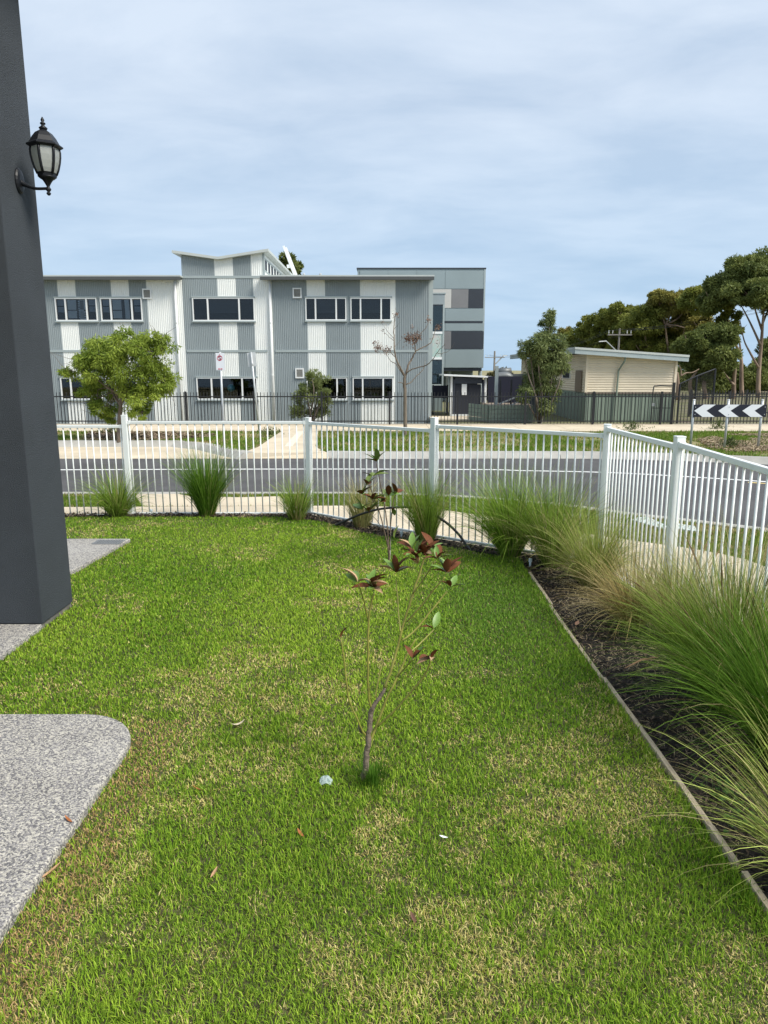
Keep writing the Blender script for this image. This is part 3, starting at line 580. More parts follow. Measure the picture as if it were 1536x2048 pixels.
litter('fallen_leaf', 'orange brown leaf in front of the taller sapling', 'leaf', 601, 1668, .055, .014, .6, org, .6)
litter('fallen_leaf', 'tan leaf standing on edge in the lower left lawn', 'leaf', 428, 1746, .055, .012, -.25, tan, .4, .035)
litter('fallen_leaf', 'brown leaf on the dry patch near the path tip', 'leaf', 396, 1578, .06, .010, 1.1, org, .4)
litter('fallen_leaf', 'dark brown leaf in the bottom centre of the lawn', 'leaf', 826, 1836, .05, .015, .3, brn, .4)
litter('fallen_leaf', 'long tan leaf beside the exposed aggregate path edge', 'leaf', 100, 1744, .10, .012, -.5, tan, .3, .03)
litter('fallen_leaf', 'rusty leaf lying across the edge of the exposed aggregate path', 'leaf', 137, 1640, .06, .012, .9, org, .5, .06)
litter('fallen_leaf', 'reddish leaf on the mulch below the straw brown tussock', 'leaf', 1154, 1248, .08, .03, -.5, mat('pinkish_leaf', (.48, .27, .18), .8), .5, .035)
litter('paper_scrap', 'small white scrap lying right of the taller sapling', 'litter', 887, 1675, .035, .014, 1.3, mat('white_scrap', (.75, .76, .76), .6), .6, .035, None)
# crumpled pale plastic
rng = np.random.RandomState(4); mb = MB(); n = 9; vs = []; fs = []
for i in range(n):
    for j in range(n): vs.append(((i/(n-1)-.5)*.062*(1-.3*abs(j/(n-1)-.5)), (j/(n-1)-.5)*.05, .03*max(0, 1-((i-4)**2+(j-4)**2)/26)*rng.uniform(.5, 1.3)+.004))
for i in range(n-1):
    for j in range(n-1): fs.append((i*n+j, (i+1)*n+j, (i+1)*n+j+1, i*n+j+1))
o = mb.add(vs, fs).build('plastic_scrap', mat('pale_plastic', (.50, .60, .58), .25, .15, 40, trans=.3)); o.location = B(652, 1566, .018)
tag(o, 'crumpled pale plastic scrap on the grass beside the sapling', 'litter')
# black irrigation hose and PVC risers
hp = [(664, 1054), (690, 1042), (720, 1029), (755, 1019), (790, 1015), (822, 1015), (852, 1022), (888, 1042), (915, 1066), (934, 1092), (942, 1104)]
ya, yb = B(664, 1054).y, B(942, 1104).y; hw = smoothpts([Q(x, y, ya+(yb-ya)*i/(len(hp)-1)) for i, (x, y) in enumerate(hp)], 5)
tag(MB().tube(hw, .014, 8).build('hose', M['rubber'], None, True), 'black poly hose arching over the mulch along the angled fence', 'hose')
pv = mat('pale_pvc', (.62, .70, .74), .4, .1, 20)
for lab, px, py, h in (('pale capped pipe riser at the end of the lawn edging', 1060, 1136, .075), ('short pale pipe riser beside the hose end', 803, 1076, .06), ('short pale pipe stub outside the fence near the first post', 303, 1029, .05)):
    p = B(px, py); t = thing('pipe_riser', p, lab, 'pipe', 'irrigation risers'); MB().lathe([(.011, -.02), (.011, h)], p, 12).build('pipe', pv, t, True)
    MB().lathe([(.016, h-.012), (.018, h-.01), (.018, h+.018), (.012, h+.022)], p, 12).build('cap', pv, t)
# drain grate
gp = B(217, 1085, ZS); t = thing('drain_grate', (gp.x, gp.y, ZS), 'dark metal drain grate set in the side path corner', 'drain'); dm = mat('dark_grate', (.26, .27, .28), .5, metal=.4)
for a, b in (((-.15, -.085), (.15, -.07)), ((-.15, .07), (.15, .085)), ((-.15, -.07), (-.135, .07)), ((.135, -.07), (.15, .07))): MB().box((gp.x+a[0], gp.y+a[1], ZS), (gp.x+b[0], gp.y+b[1], ZS+.010)).build('frame_bar', dm, t)
MB().box((gp.x-.135, gp.y-.07, ZS+.001), (gp.x+.135, gp.y+.07, ZS+.003)).build('pit', M['black'], t)
for i in range(9): MB().box((gp.x-.125+i*.029, gp.y-.07, ZS+.003), (gp.x-.111+i*.029, gp.y+.07, ZS+.009)).build('bar', dm, t)
# ------------------------------------------------------------------ pillar and lantern
pl = thing('house_pillar', (-2.73, 5.25, 0), 'tall charcoal rendered porch pillar at the left edge', 'pillar')
XR = -2.53; YN, YF = 5.0, 5.52
bevel(MB().box((-3.05, YN, ZS-.003), (XR, YF, 4.75)).build('shaft', M['pillar'], pl), .008, 2)
MB().box((-3.03, YN+.015, -.1), (XR-.012, YF-.01, ZS+.0)).build('footing', mat('stained_footing', (.16, .15, .135), .9, .3, 14), pl)
porch = thing('porch_roof', (-4.5, 2.5, 4.7), 'flat porch roof carried by the charcoal pillar', 'porch roof')
MB().box((-9, -2.5, 4.76), (-2.2, 5.75, 5.0)).build('ceiling', mat('porch_ceiling', (.55, .55, .54), .7, .03, 2), porch)
lc = Q(90, 300, 5.27); X0, Y0 = lc.x, 5.27
zf = lambda py: Q(90, py, 5.27).z
lt = thing('wall_lantern', (XR, 5.27, zf(362)), 'black wall lantern with six glass panes on the pillar', 'lantern')
c0 = (X0, Y0, 0); k = zf(300)-zf(301)
def lz(*rows): return [(r*k, zf(y)) for r, y in rows]
lg = M['lblack']
MB().lathe(lz((1, 262), (7, 260), (9, 256), (4, 252), (3, 250), (5.5, 248), (5.5, 246), (2.5, 244), (4, 240), (2.5, 237), (.6, 233.5)), c0, 14).build('finial', lg, lt, True)
cap = MB().lathe(lz((31, 296.5), (37, 293), (37, 290.5), (30, 286), (24, 275), (17, 266), (8, 260.5)), c0, 6, .50).build('roof', lg, lt)
gm = mat('frosted_pane', (.60, .62, .59), .12, .12, 9, trans=.45); fro = mat('frosted_inner', (.62, .62, .58), .7, trans=.4)
prof = [(27.5, 295), (29, 303), (28.5, 313), (26.5, 325), (23, 338), (18.5, 349)]
for i in range(6):
    a0 = .50+i*math.pi/3; a1 = a0+math.pi/3; vs = []; am = (a0+a1)/2
    for r, y in prof:
        for a in (a0+.07, a1-.07): vs.append((X0+(r*k-.002)*math.cos(a), Y0+(r*k-.002)*math.sin(a), zf(y)))
    MB().add(vs, [(2*j, 2*j+1, 2*j+3, 2*j+2) for j in range(len(prof)-1)]).build('glass_pane', gm, lt)
    MB().tube([(X0+r*k*math.cos(a0), Y0+r*k*math.sin(a0), zf(y)) for r, y in prof], .010, 6).build('rib', lg, lt, True)
MB().lathe(lz((19, 354), (20, 349), (21, 347), (19, 345), (2, 345)), c0, 6, .50).build('collar', lg, lt)
MB().lathe(lz((2, 391), (4, 389), (5, 386.5), (2.5, 384), (5, 381), (6, 378), (3, 374), (4, 371), (7.5, 365), (11, 360), (16, 357), (19.5, 354)), c0, 14).build('lower_finial', lg, lt, True)
MB().lathe(lz((9, 345), (10, 344), (10, 312), (8, 306), (3, 304)), c0, 16).build('frosted_bulb_cover', fro, lt, True)
zb = zf(362); bp_ = MB()
mbp = MB(); vs = []; fs = []; ns = 20
for j, (sx, sc_) in enumerate(((0, 1), (.008, 1), (.018, .86), (.024, .5))):
    for i in range(ns): a = 2*math.pi*i/ns; vs.append((XR+sx, 5.27+.055*sc_*math.cos(a), zb+.085*sc_*math.sin(a)))
for j in range(3):
    for i in range(ns): i2 = (i+1) % ns; fs.append((j*ns+i, j*ns+i2, (j+1)*ns+i2, (j+1)*ns+i))
fs.append(tuple(range(3*ns, 4*ns))); mbp.add(vs, fs).build('backplate', lg, lt)
MB().tube(smoothpts([(XR+.015, 5.27, zb-.01), (XR+.05, 5.27, zb-.028), (XR+.11, 5.27, zf(377)), (X0, 5.27, zf(377))], 5), [.022+(-.012)*min(1, i/8) for i in range(16)], 8).build('arm', lg, lt, True)
# ------------------------------------------------------------------ school building with checker cladding
YB = 30.0
X = lambda px, py=566: Q(px, py, YB).x
Z = lambda py, px=600: Q(px, py, YB).z
PIT = .076
def corr(x0, x1, z0, ztop, y, axis='x'):
    """vertical corrugated sheet between x0..x1 with real ribs; ztop may be a function of x"""
    mb = MB(); n = max(1, round((x1-x0)/PIT)); xs = []; w_ = (x1-x0)/n
    for i in range(n):
        a = x0+i*w_; xs += [(a, 0), (a+w_*.25, 0), (a+w_*.40, -.017), (a+w_*.85, -.017)]
    xs.append((x1, 0)); f = ztop if callable(ztop) else (lambda x: ztop)
    vs = []
    for x_, o in xs: vs += [(x_, y+o, z0), (x_, y+o, f(x_))]
    mb.add(vs, [(2*i, 2*i+2, 2*i+3, 2*i+1) for i in range(len(xs)-1)]); return mb
sb = thing('school_building', (-6, 30, 0), 'two storey school block clad in grey and white corrugated checker panels', 'building')
zE, zM, zG, zBand = Z(559), Z(702), -.62, Z(553.5)
cols = [(-17.2, X(114), 'g')]
for a, b, c in ((114, 150, 'w'), (150, 221, 'g'), (221, 257, 'w'), (257, 292, 'g'), (292, 363.5, 'w'), (363.5, 434, 'g'), (434, 471, 'w'), (471, 506, 'g'), (506, 543, 'w'), (543, 613, 'g'), (613, 650, 'w'), (650, 720, 'g'), (720, 791, 'w'), (791, 858, 'g')): cols.append((X(a), X(b), c))
wins = []
for a, t_, b, bt in ((111.6, 596, 195, 642), (202, 596, 285, 642), (385.5, 595.5, 509.5, 642), (611, 595.5, 692.8, 641), (701, 595.5, 782.6, 641)):
    ym = (t_+bt)/2; wins.append((X(a, ym), X(b, ym), Z(bt), Z(t_), 'u'))
for a, t_, b, bt in ((122.5, 755, 205, 799), (212.5, 755, 295, 799), (394, 755, 515, 799), (613.5, 755, 694.5, 799), (705.5, 755, 786.5, 799)):
    ym = (t_+bt)/2; wins.append((X(a, ym), X(b, ym), Z(bt), Z(t_), 'l'))
def panel(x0, x1, z0, z1, c):
    if x1-x0 < .03: return
    zt_ = z1(x0) if callable(z1) else z1
    if zt_-z0 < .02: return
    corr(x0, x1, z0, z1, YB).build('cladding_panel', M['cladw' if c == 'w' else 'cladg'], sb)
def storey(x0, x1, z0, z1, c, lev):
    cuts = sorted({x0, x1}|{e for wn in wins if wn[4] == lev for e in wn[:2] if x0 < e < x1})
    for a, b in zip(cuts, cuts[1:]):
        hit = [wn for wn in wins if wn[4] == lev and wn[0] <= (a+b)/2 <= wn[1]]
        if hit: panel(a, b, z0, hit[0][2], c); panel(a, b, hit[0][3], z1, c)
        else: panel(a, b, z0, z1, c)
XL, XRm = X(363.5), X(543)
for x0, x1, c in cols:
    mid = XL-.01 <= x0 < XRm-.05
    storey(x0, x1, zM, (zBand if mid else zE), c, 'u'); storey(x0, x1, zG, zM, c, 'l')
MB().box((X(858), YB-.02, zG), (X(866.5), YB+.25, zE)).build('corner_trim', M['trim'], sb)
# butterfly top of the tall bay
zl, zv, zr = Z(508), Z(517.5), Z(503); xa, xv, xb_ = X(356, 540), X(438, 517), X(529, 505)
def btop(x): return zl+(zv-zl)*(x-xa)/(xv-xa) if x < xv else zv+(zr-zv)*(x-xv)/(xb_-xv)
top = [(X(356, 540), X(428, 525), 'g'), (X(428, 525), X(465.5, 525), 'w'), (X(465.5, 525), X(501.5, 525), 'g'), (X(501.5, 525), X(525, 525), 'w')]
top[0] = (XL+.02, top[0][1], 'g')
for a, b, c in top: panel(a, b, zBand, btop, c)
xe = X(529, 525); MB().box((top[-1][1], YB-.025, zBand), (xe, YB+.06, zr+.02)).build('corner_trim', M['trim'], sb)
MB().box((XL-.03, YB-.03, zBand-.06), (xe, YB+.02, zBand+.035)).build('band', M['trim'], sb)
for a, b in ((-17.2, X(348, 702)), (X(374, 702), X(535, 702)), (X(551, 702), X(858))):
    MB().box((a, YB-.035, zM-.05), (b, YB-.0, zM+.04)).build('band', M['trim'], sb)
# roof of the bay: two thick pitched sheets running back
xlo = X(346.5, 502); zlo = Z(502)
def rsheet(x0, z0, x1, z1, y0=YB-.22, y1=YB+10): return MB().wall([(x0, z0-.10), (x1, z1-.10), (x1, z1), (x0, z0)], y0, y1)
xhi = X(538, 500); zhi = Z(499)
rsheet(xlo, zlo, xv, zv+.05).build('roof_sheet', M['roof'], sb); rsheet(xv+.003, zv+.05, xhi, zhi).build('roof_sheet', M['roof'], sb)
# clerestory side wall facing right
sw = MB().box((xe-.12, YB+.065, zBand-.3), (xe-.04, YB+9.8, zr-.08)).build('clerestory_wall', M['cladw'], sb)
MB().box((xe-.04, YB+.1, Z(541)), (xe-.015, YB+9.6, Z(538.5))).build('clerestory_sill', M['trim'], sb)
MB().box((xe-.04, YB+.1, Z(516)), (xe-.015, YB+9.6, Z(514))).build('clerestory_head', M['trim'], sb)
for i in range(11): MB().box((xe-.039, YB+.35+i*.82, Z(537.5)), (xe-.027, YB+.82+i*.82, Z(517.5))).build('clerestory_window', mat('dark_glass', (.012, .014, .018), .35, spec=.15), sb)
# wing roofs with gutters
for a, b, z_ in ((-17.6, X(365.5, 556), Z(555.5)), (X(523.5, 557), X(867.5, 556), Z(555.5))):
    MB().box((a, YB-.42, z_-.0), (b, YB+11, z_+.055)).build('wing_roof', M['roof'], sb)
    MB().box((a, YB-.45, z_-.13), (b-.01, YB-.33, z_-.005)).build('gutter', mat('shade_dark_gutter', (.075, .08, .08), .6), sb)  # gutter colour darkened to stand for the shadow under the roof edge
    MB().box((a+.05, YB-.33, z_-.045), (b-.06, YB-.02, z_-.008)).build('soffit', M['trim'], sb)
# body behind the cladding (keeps the rooms dark)
for a, b in (((-17.2, YB+.06, zG), (-17.1, YB+11, zE)), ((X(860), YB+.27, zG), (X(864), YB+11, zE)), ((-17.2, YB+10.9, zG), (X(864), YB+11, zE))): MB().box(a, b).build('outer_wall', M['cladg'], sb)
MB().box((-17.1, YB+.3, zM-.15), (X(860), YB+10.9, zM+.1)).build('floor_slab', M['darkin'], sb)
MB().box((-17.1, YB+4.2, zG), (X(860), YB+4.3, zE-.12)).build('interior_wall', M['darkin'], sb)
# windows
def window(x0, x1, z0, z1, seed, lev):
    rg = random.Random(seed); f = .042; y0, y1 = YB-.06, YB+.04
    wd_ = x1-x0; m1, m2 = x0+.247*wd_, x0+.752*wd_
    wt = MB()
    fr = MB().box((x0, y0, z1-f), (x1, y1, z1)).box((x0, y0, z0), (x1, y1, z0+f)).box((x0, y0+.001, z0+f), (x0+f, y1-.001, z1-f)).box((x1-f, y0+.001, z0+f), (x1, y1-.001, z1-f)).build('window', M['wfr'], sb)
    for mm in (m1, m2): MB().box((mm-.03, y0+.003, z0+f), (mm+.03, y1-.003, z1-f)).build('mullion', M['wfr'], fr)
    for a, b in ((x0+f, m1-.03), (m1+.03, m2-.03), (m2+.03, x1-f)):
        MB().box((a, YB-.012, z0+f), (b, YB-.006, z1-f)).build('pane', M['glass'], fr)
    MB().box((x0-.03, YB-.09, z0-.055), (x1+.03, YB-.021, z0-.003)).build('sill', M['trim'], fr)
    MB().box((x0-.03, YB-.075, z1+.003), (x1+.03, YB-.021, z1+.05)).build('hood', M['trim'], fr)
    return fr, m1, m2
for i, (x0, x1, z0, z1, lv) in enumerate(wins):
    fr, m1, m2 = window(x0, x1, z0, z1, i, lv); h = z1-z0
    if lv == 'u' and i in (0, 1):      # pale paper sheets stuck inside these two windows
        pm = mat('pale_paper', (.75, .80, .85), .8); pd = mat('blue_grey_paper', (.30, .35, .42), .8)
        sheets = [(m1+.06, m1+.42, .12, .45), (m1+.06, m1+.42, .49, .92), (x0+.08, m1-.08, .38, .62), (x0+.08, m1-.08, .66, .92), (m2+.08, x1-.08, .4, .64), (m2+.08, x1-.08, .68, .92)]
        if i == 0: sheets += [(m1+.50, m1+.72, .12+.1*k, .19+.1*k) for k in range(8)]+[(m2-.30, m2-.07, .5, .92)]+[(m2-.32, m2-.08, .06+.1*k, .13+.1*k) for k in range(4)]
        else: sheets += [(m1+.55, m2-.12, .1, .94)]
        for j, (a, b, c, d) in enumerate(sheets): MB().box((a, YB+.02, z0+h*c), (b, YB+.024, z0+h*d)).build('paper', pd if 2 <= j < 6 else pm, fr)
    elif lv == 'u':                    # half drawn grey blinds
        MB().box((m1+.04, YB+.10, z0+h*.35), (m2-.04, YB+.11, z1-.05)).build('blind', mat('dark_blind', (.05, .055, .065), .8), fr)
# vents
for a, t_, b, bt in ((285.7, 577.5, 303.6, 598), (585.6, 576, 603.5, 596.5), (591, 736.5, 608, 756.5)):
    ym = (t_+bt)/2; x0, x1, z0, z1 = X(a, ym), X(b, ym), Z(bt), Z(t_)
    v = MB().box((x0, YB-.07, z1-.05), (x1, YB-.02, z1)).box((x0, YB-.07, z0), (x1, YB-.02, z0+.05)).box((x0, YB-.069, z0+.05), (x0+.05, YB-.021, z1-.05)).box((x1-.05, YB-.069, z0+.05), (x1, YB-.021, z1-.05)).build('vent', M['wfr'], sb)
    MB().box((x0+.05, YB-.03, z0+.05), (x1-.05, YB-.021, z1-.05)).build('backing', M['taupe'], v)
    for q in range(6): zq = z0+.07+q*(z1-z0-.12)/6; MB().bar((x0+.05, YB-.045, zq), (x1-.05, YB-.045, zq), .03, .012, (0, .6, 1)).build('slat', mat('vent_slat', (.40, .40, .37), .6), v)
# downpipes with rain heads
for px in (350.3, 539.8):
    x_ = X(px, 561); d = MB().tube([(x_, YB-.09, zG), (x_, YB-.09, zE-.05)], .05, 10).build('downpipe', M['pipe'], sb, True)
    for zq in (Z(646), Z(750)): MB().lathe([(.06, -.03), (.06, .03)], (x_, YB-.09, zq), 10).build('joint', M['pipe'], d)
# roof-top white frame and small flues
rf = thing('roof_frame', (-4.2, 38, 6.5), 'white tilted roof frame beside the clerestory', 'roof frame'); wm = M['wfr']
a = Q(567, 492, 36); b = Q(591, 556, 36); a2 = Q(571.5, 495, 36.2); b2 = Q(595, 556, 36.2)
MB().bar(a, b, .10, .10).build('rail', wm, rf); MB().bar(a2, b2, .10, .10).build('rail', wm, rf)
for t_ in (.15, .35, .55, .62, .75, .9): MB().bar(a.lerp(b, t_), a2.lerp(b2, t_), .05, .06).build('rung', wm, rf)
c_ = Q(574, 533, 36); MB().bar(a.lerp(b, .62), c_, .08, .16).build('bracket', wm, rf)
for px, lab in ((608, 'small dark roof flue left of the pair on the right wing'), (641, 'small dark roof flue right of the pair on the right wing')):
    p = Q(px, 555, 33); t = thing('roof_flue', p, lab, 'flue', 'flues on the school roof'); MB().lathe([(.03, -.1), (.03, .10), (.055, .11), (.055, .16), (.02, .19)], p, 8).build('pipe', M['galv'], t)
# globe seen in the lower window
p = Q(462, 776, 30.24); gt = thing('globe', (p.x, p.y, p.z-.3), 'blue globe standing inside the ground floor window of the tall bay', 'globe')
mb = MB(); mb.lathe([(.16*math.sin(math.pi*i/10)+.001, -.16*math.cos(math.pi*i/10)) for i in range(11)], p, 18).build('ball', mat('globe_blue', (.08, .52, .72), .4, 0, 9, col2=(.16, .58, .52)), gt, True)
MB().lathe([(.10, -.32), (.10, -.30), (.015, -.28), (.015, -.16)], p, 12).build('stand', M['darkin'], gt); MB().box((p.x-1.0, p.y-.15, p.z-.9), (p.x+1.0, p.y+.3, p.z-.32)).build('cabinet', mat('brown_cabinet', (.12, .08, .05), .7), gt)
# ------------------------------------------------------------------ rear school building
YR = 44.0; RX = lambda px, py=600: Q(px, py, YR).x; RZ = lambda py: Q(900, py, YR).z
rb = thing('rear_school_building', (6, 44, 0), 'taller plain grey school building with charcoal and beige wall panels', 'building')
xr, xl = RX(969), RX(715, 540); zt0 = RZ(538)
g2 = mat('smooth_grey_panel', (.27, .325, .335), .5, .04, .6)
MB().box((xl, YR, RZ(736)), (xr, YR+12, zt0)).build('body', g2, rb)
MB().box((xl-.05, YR-.05, zt0), (xr+.05, YR+12, zt0+.07)).build('parapet_cap', M['char'], rb)
MB().box((xr-.07, YR-.03, RZ(736)), (xr+.03, YR+.2, zt0-.01)).build('corner_trim', M['trim'], rb)
def rp(a, b, t_, bt, m, nm='wall_panel'): MB().box((RX(a, (t_+bt)/2), YR-.035, RZ(bt)), (RX(b, (t_+bt)/2), YR-.002, RZ(t_))).build(nm, m, rb)
for a, b, m in ((860, 902.5, 'lbeige'), (903, 936.5, 'taupe'), (937, 967, 'char')): rp(a, b, 578.5, 616, M[m])
rp(870, 902, 662.5, 698, M['taupe']); rp(902.5, 967, 662.5, 698, M['char'])
for j, (t_, bt) in enumerate(((541, 577.5), (617.2, 642), (646.8, 661.5), (699, 735))):
    for a, b in ((720, 776), (776.6, 833), (833.6, 890), (890.6, 967)): rp(a, b, t_, bt, g2)
MB().box((RX(860), YR-.028, RZ(646.2)), (xr-.09, YR-.003, RZ(642.6))).build('shadow_gap', M['char'], rb)
MB().box((xl, YR+3.2, -.2), (xr-.2, YR+3.4, RZ(736)-.004)).build('ground_floor_wall', g2, rb)
MB().box((xl, YR+.05, RZ(742)), (xr-.05, YR+3.1, RZ(736)-.006)).build('soffit', M['char'], rb)
for px in (900, 962): MB().tube([(RX(px, 760), YR+.5, -.2), (RX(px, 760), YR+.5, RZ(742))], .12, 10).build('column', M['trim'], rb)
# glazed stair link between the two buildings
YK = 35.0; KX = lambda px, py: Q(px, py, YK).x; KZ = lambda py: Q(880, py, YK).z
lk = thing('stair_link', (2.5, 35, 0), 'narrow glazed stair tower between the two school buildings', 'stair tower')
x0, x1 = KX(838, 680), KX(888, 680)
MB().box((x0, YK+.1, -.2), (x1-.02, YK+3, KZ(588))).build('core', mat('stair_core', (.20, .25, .26), .7), lk)
MB().box((x0, YK-.03, KZ(609)), (x1, YK+.09, KZ(588))).build('top_panel', M['cladg'], lk)
MB().box((x0, YK-.06, KZ(587.8)), (x1+.05, YK+3, KZ(585.5))).build('roof', M['trim'], lk)
for t_, bt, m, nm in ((611, 663, glassmat('tinted_glass', (.55, .66, .68), .03), 'glass_panel'), (668, 714, mat('pastel_mural', (.55, .52, .50), .5, 0, 3.0, 0, 1, col2=(.36, .55, .50)), 'mural_panel'), (721, 768, glassmat('tinted_glass'), 'glass_panel')):
    MB().box((x0, YK-.01, KZ(bt)), (x1-.08, YK, KZ(t_))).build(nm, m, lk)
for t_, bt, m in ((609.3, 610.8, 'char'), (663.2, 667.8, 'wfr'), (714.2, 719, 'wfr'), (719.3, 720.8, 'char'), (768.3, 771, 'trim')): MB().box((x0, YK-.04, KZ(bt)), (x1-.08, YK+.05, KZ(t_))).build('frame_rail', M[m], lk)
MB().box((x1-.078, YK-.05, KZ(771)), (x1, YK+.06, KZ(609.3))).build('frame_post', M['trim'], lk)
for i, (px, py) in enumerate(((872, 726), (871, 744), (872, 757), (872, 764))): MB().box((KX(px-4, py), YK+.02, KZ(py+3.5)), (KX(px+4, py), YK+.03, KZ(py-3.5))).build('notice', M['lbeige'], lk)
# ------------------------------------------------------------------ kiosk, ramp, air-conditioning duct
YKI = 31.0; q = lambda px, py, Y=YKI: Q(px, py, Y)
ki = thing('bike_shelter', (4.0, 31, 0), 'black mesh shelter with white frame and flat white roof', 'shelter')
zr0 = q(930, 752).z; xl_, xr_ = q(905, 800).x, q(969, 800).x; nav = mat('navy_mesh', (.022, .025, .036), .7)
MB().add([(q(887, 749).x, YKI-.3, q(887, 748.5).z), (q(983, 753).x, YKI-.3, q(983, 752.5).z), (q(983, 753).x, YKI+2.6, q(983, 752.5).z), (q(887, 749).x, YKI+2.6, q(887, 748.5).z)]+[(q(887, 749).x, YKI-.3, q(887, 751.5).z), (q(983, 753).x, YKI-.3, q(983, 755.5).z), (q(983, 753).x, YKI+2.6, q(983, 755.5).z), (q(887, 749).x, YKI+2.6, q(887, 751.5).z)], [(0, 1, 2, 3), (7, 6, 5, 4), (0, 4, 5, 1), (1, 5, 6, 2), (2, 6, 7, 3), (3, 7, 4, 0)]).build('roof', M['wfr'], ki)
for px in (902.5, 970.5):
    for dy_ in (0, 2.2): x_ = q(px, 790).x; MB().box((x_-.045, YKI+dy_-.045, -.05), (x_+.045, YKI+dy_+.045, zr0-.02)).build('post', M['wfr'], ki)
MB().box((xl_+.05, YKI+2.1, -.0), (xr_-.05, YKI+2.15, zr0-.05)).build('rear_mesh', nav, ki)
for a, b in ((906, 910), (963, 968)): MB().box((q(a, 790).x, YKI-.02, 0), (q(b, 790).x, YKI+.02, zr0-.15)).build('side_panel', mat('slate_blue_panel', (.05, .058, .08), .6), ki)
MB().box((xl_+.1, YKI-.02, zr0-.32), (xr_-.1, YKI+.02, zr0-.06)).build('header', mat('slate_blue_panel', (.05, .058, .08), .6), ki)
MB().box((q(911, 790).x, YKI, .02), (q(936, 790).x, YKI+.02, zr0-.35)).build('door', nav, ki); MB().box((q(937, 790).x, YKI+.03, .02), (q(962, 790).x, YKI+.05, zr0-.35)).build('door', nav, ki)
MB().box((q(923, 790).x, YKI-.04, q(923, 790).z), (q(933, 790).x, YKI-.035, q(923, 768).z)).build('notice', M['wfr'], ki)
MB().box((xl_-.08, YKI-.05, -.05), (xr_+.05, YKI+.0, .02)).build('base_rail', M['wfr'], ki)
sh = thing('shade_screen', (2.4, 32, 0), 'navy shade cloth screen beside the corner of the school block', 'screen')
MB().box((q(866, 780, 32).x, 32, q(880, 796, 32).z), (q(895, 780, 32).x, 32.04, q(880, 771, 32).z)).build('cloth', mat('navy_cloth', (.012, .014, .03), .9), sh)
for px in (866.5, 895): x_ = q(px, 790, 32).x; MB().box((x_-.03, 32.045, -.1), (x_+.03, 32.1, q(880, 770, 32).z)).build('post', M['black'], sh)
# ramp with green-grey retaining boards and rails
rt = thing('access_ramp', (6, 27.2, 0), 'sage green boarded access ramp with black handrails', 'ramp')
r0, r1 = Q(978, 840, 27), Q(1066, 840, 27)
for i in range(4): MB().box((r0.x, 27.0+.004*i, -.05+i*.165), (r1.x, 27.06, .105+i*.165)).build('board', M['green'], rt)
MB().box((r0.x, 27.07, -.05), (r1.x, 29.0, .60)).build('deck', mat('ramp_deck', (.3, .24, .18), .8), rt)
for i in range(4): MB().bar((r0.x-.02, 27.05, .03+i*.165), (r0.x-.6, 28.4, .03+i*.165), .04, .15).build('side_board', M['green'], rt)
for px in (1000, 1022, 1044): x_ = Q(px, 800, 27.4).x; MB().box((x_-.03, 27.4, .6), (x_+.03, 27.46, 1.55)).build('rail_post', M['black'], rt)
MB().box((Q(993, 800, 27.4).x-.06, 27.5, .0), (Q(993, 800, 27.4).x+.06, 27.6, 2.05)).build('tall_post', M['trim'], rt)
for z_ in (0, .22): MB().bar(Q(998, 808, 27.38)-Vector((0, 0, z_)), Q(1052, 786, 27.38)-Vector((0, 0, z_)), .05, .05).build('handrail', M['galv'], rt)
MB().box((Q(975, 800, 29).x, 29.0, .1), (Q(1050, 800, 29).x, 29.05, 1.65)).build('rear_screen', mat('navy_cloth'), rt)
ac = thing('rooftop_duct', (6.5, 33, 0), 'dark grey ducted plant unit behind the access ramp', 'plant unit')
d0 = Q(1003, 752, 33); MB().tube(smoothpts([d0+Vector((-.25, 0, -.05)), d0+Vector((.3, 0, -.03)), d0+Vector((.45, .1, -.4))], 5), .20, 12).build('duct', mat('grey_duct', (.15, .16, .165), .5, metal=.3), ac, True)
MB().tube([d0+Vector((-.1, .4, .18)), d0+Vector((.5, .4, .22))], .16, 12).build('duct', mat('grey_duct'), ac, True)
pb = Q(1011, 775, 33.5); MB().box((pb.x, 33.5, -.1), (pb.x+1.9, 35, Q(1011, 748, 33.5).z)).build('housing', mat('dark_grey_sheet', (.11, .12, .125), .6), ac)
for i in range(9): MB().box((pb.x-.01, 33.46, .55+i*.13), (pb.x+1.9, 33.499, .61+i*.13)).build('rib', mat('dark_grey_sheet'), ac)
MB().box((Q(996, 770, 33).x, 32.9, -.1), (Q(1012, 770, 33).x, 33.3, Q(1000, 765, 33).z)).build('cabinet', M['galv'], ac)
MB().box((Q(994, 770, 33).x, 32.8, Q(1000, 764.5, 33).z), (Q(1013, 770, 33).x, 33.4, Q(1000, 762, 33).z)).build('cabinet_lid', M['wfr'], ac)
# ------------------------------------------------------------------ beige shed
YS = 27.3; s = lambda px, py, Y=YS: Q(px, py, Y)
sd_ = thing('portable_classroom', (9.5, 27.3, 0), 'beige horizontally clad portable building on a sage green skirt', 'shed')
sx0, sx1 = s(1171, 785).x, s(1348, 783).x; zs = s(1250, 785).z; zl0, zr1 = s(1171, 707).z, s(1348, 716).z; DEP = 13.0
def hcorr(p0, d, ln, z0, zt0_, zt1_, pitch=.092, dep=.015, nrm=(0, -1, 0)):
    mb = MB(); z_ = z0; nr = Vector(nrm); d = Vector(d); prof = []
    zmax = max(zt0_, zt1_)
    while z_ < zmax: prof += [(z_, 0), (z_+pitch*.2, dep), (z_+pitch*.62, dep), (z_+pitch*.82, 0)]; z_ += pitch
    prof.append((z_, 0)); vs = []
    for t_ in (0, 1):
        top_ = zt0_ if t_ == 0 else zt1_
        for z_, o in prof: p = Vector(p0)+d*ln*t_+nr*o; vs.append((p.x, p.y, min(z_, top_)))
    n = len(prof); mb.add(vs, [(i, n+i, n+i+1, i+1) for i in range(n-1)]); return mb
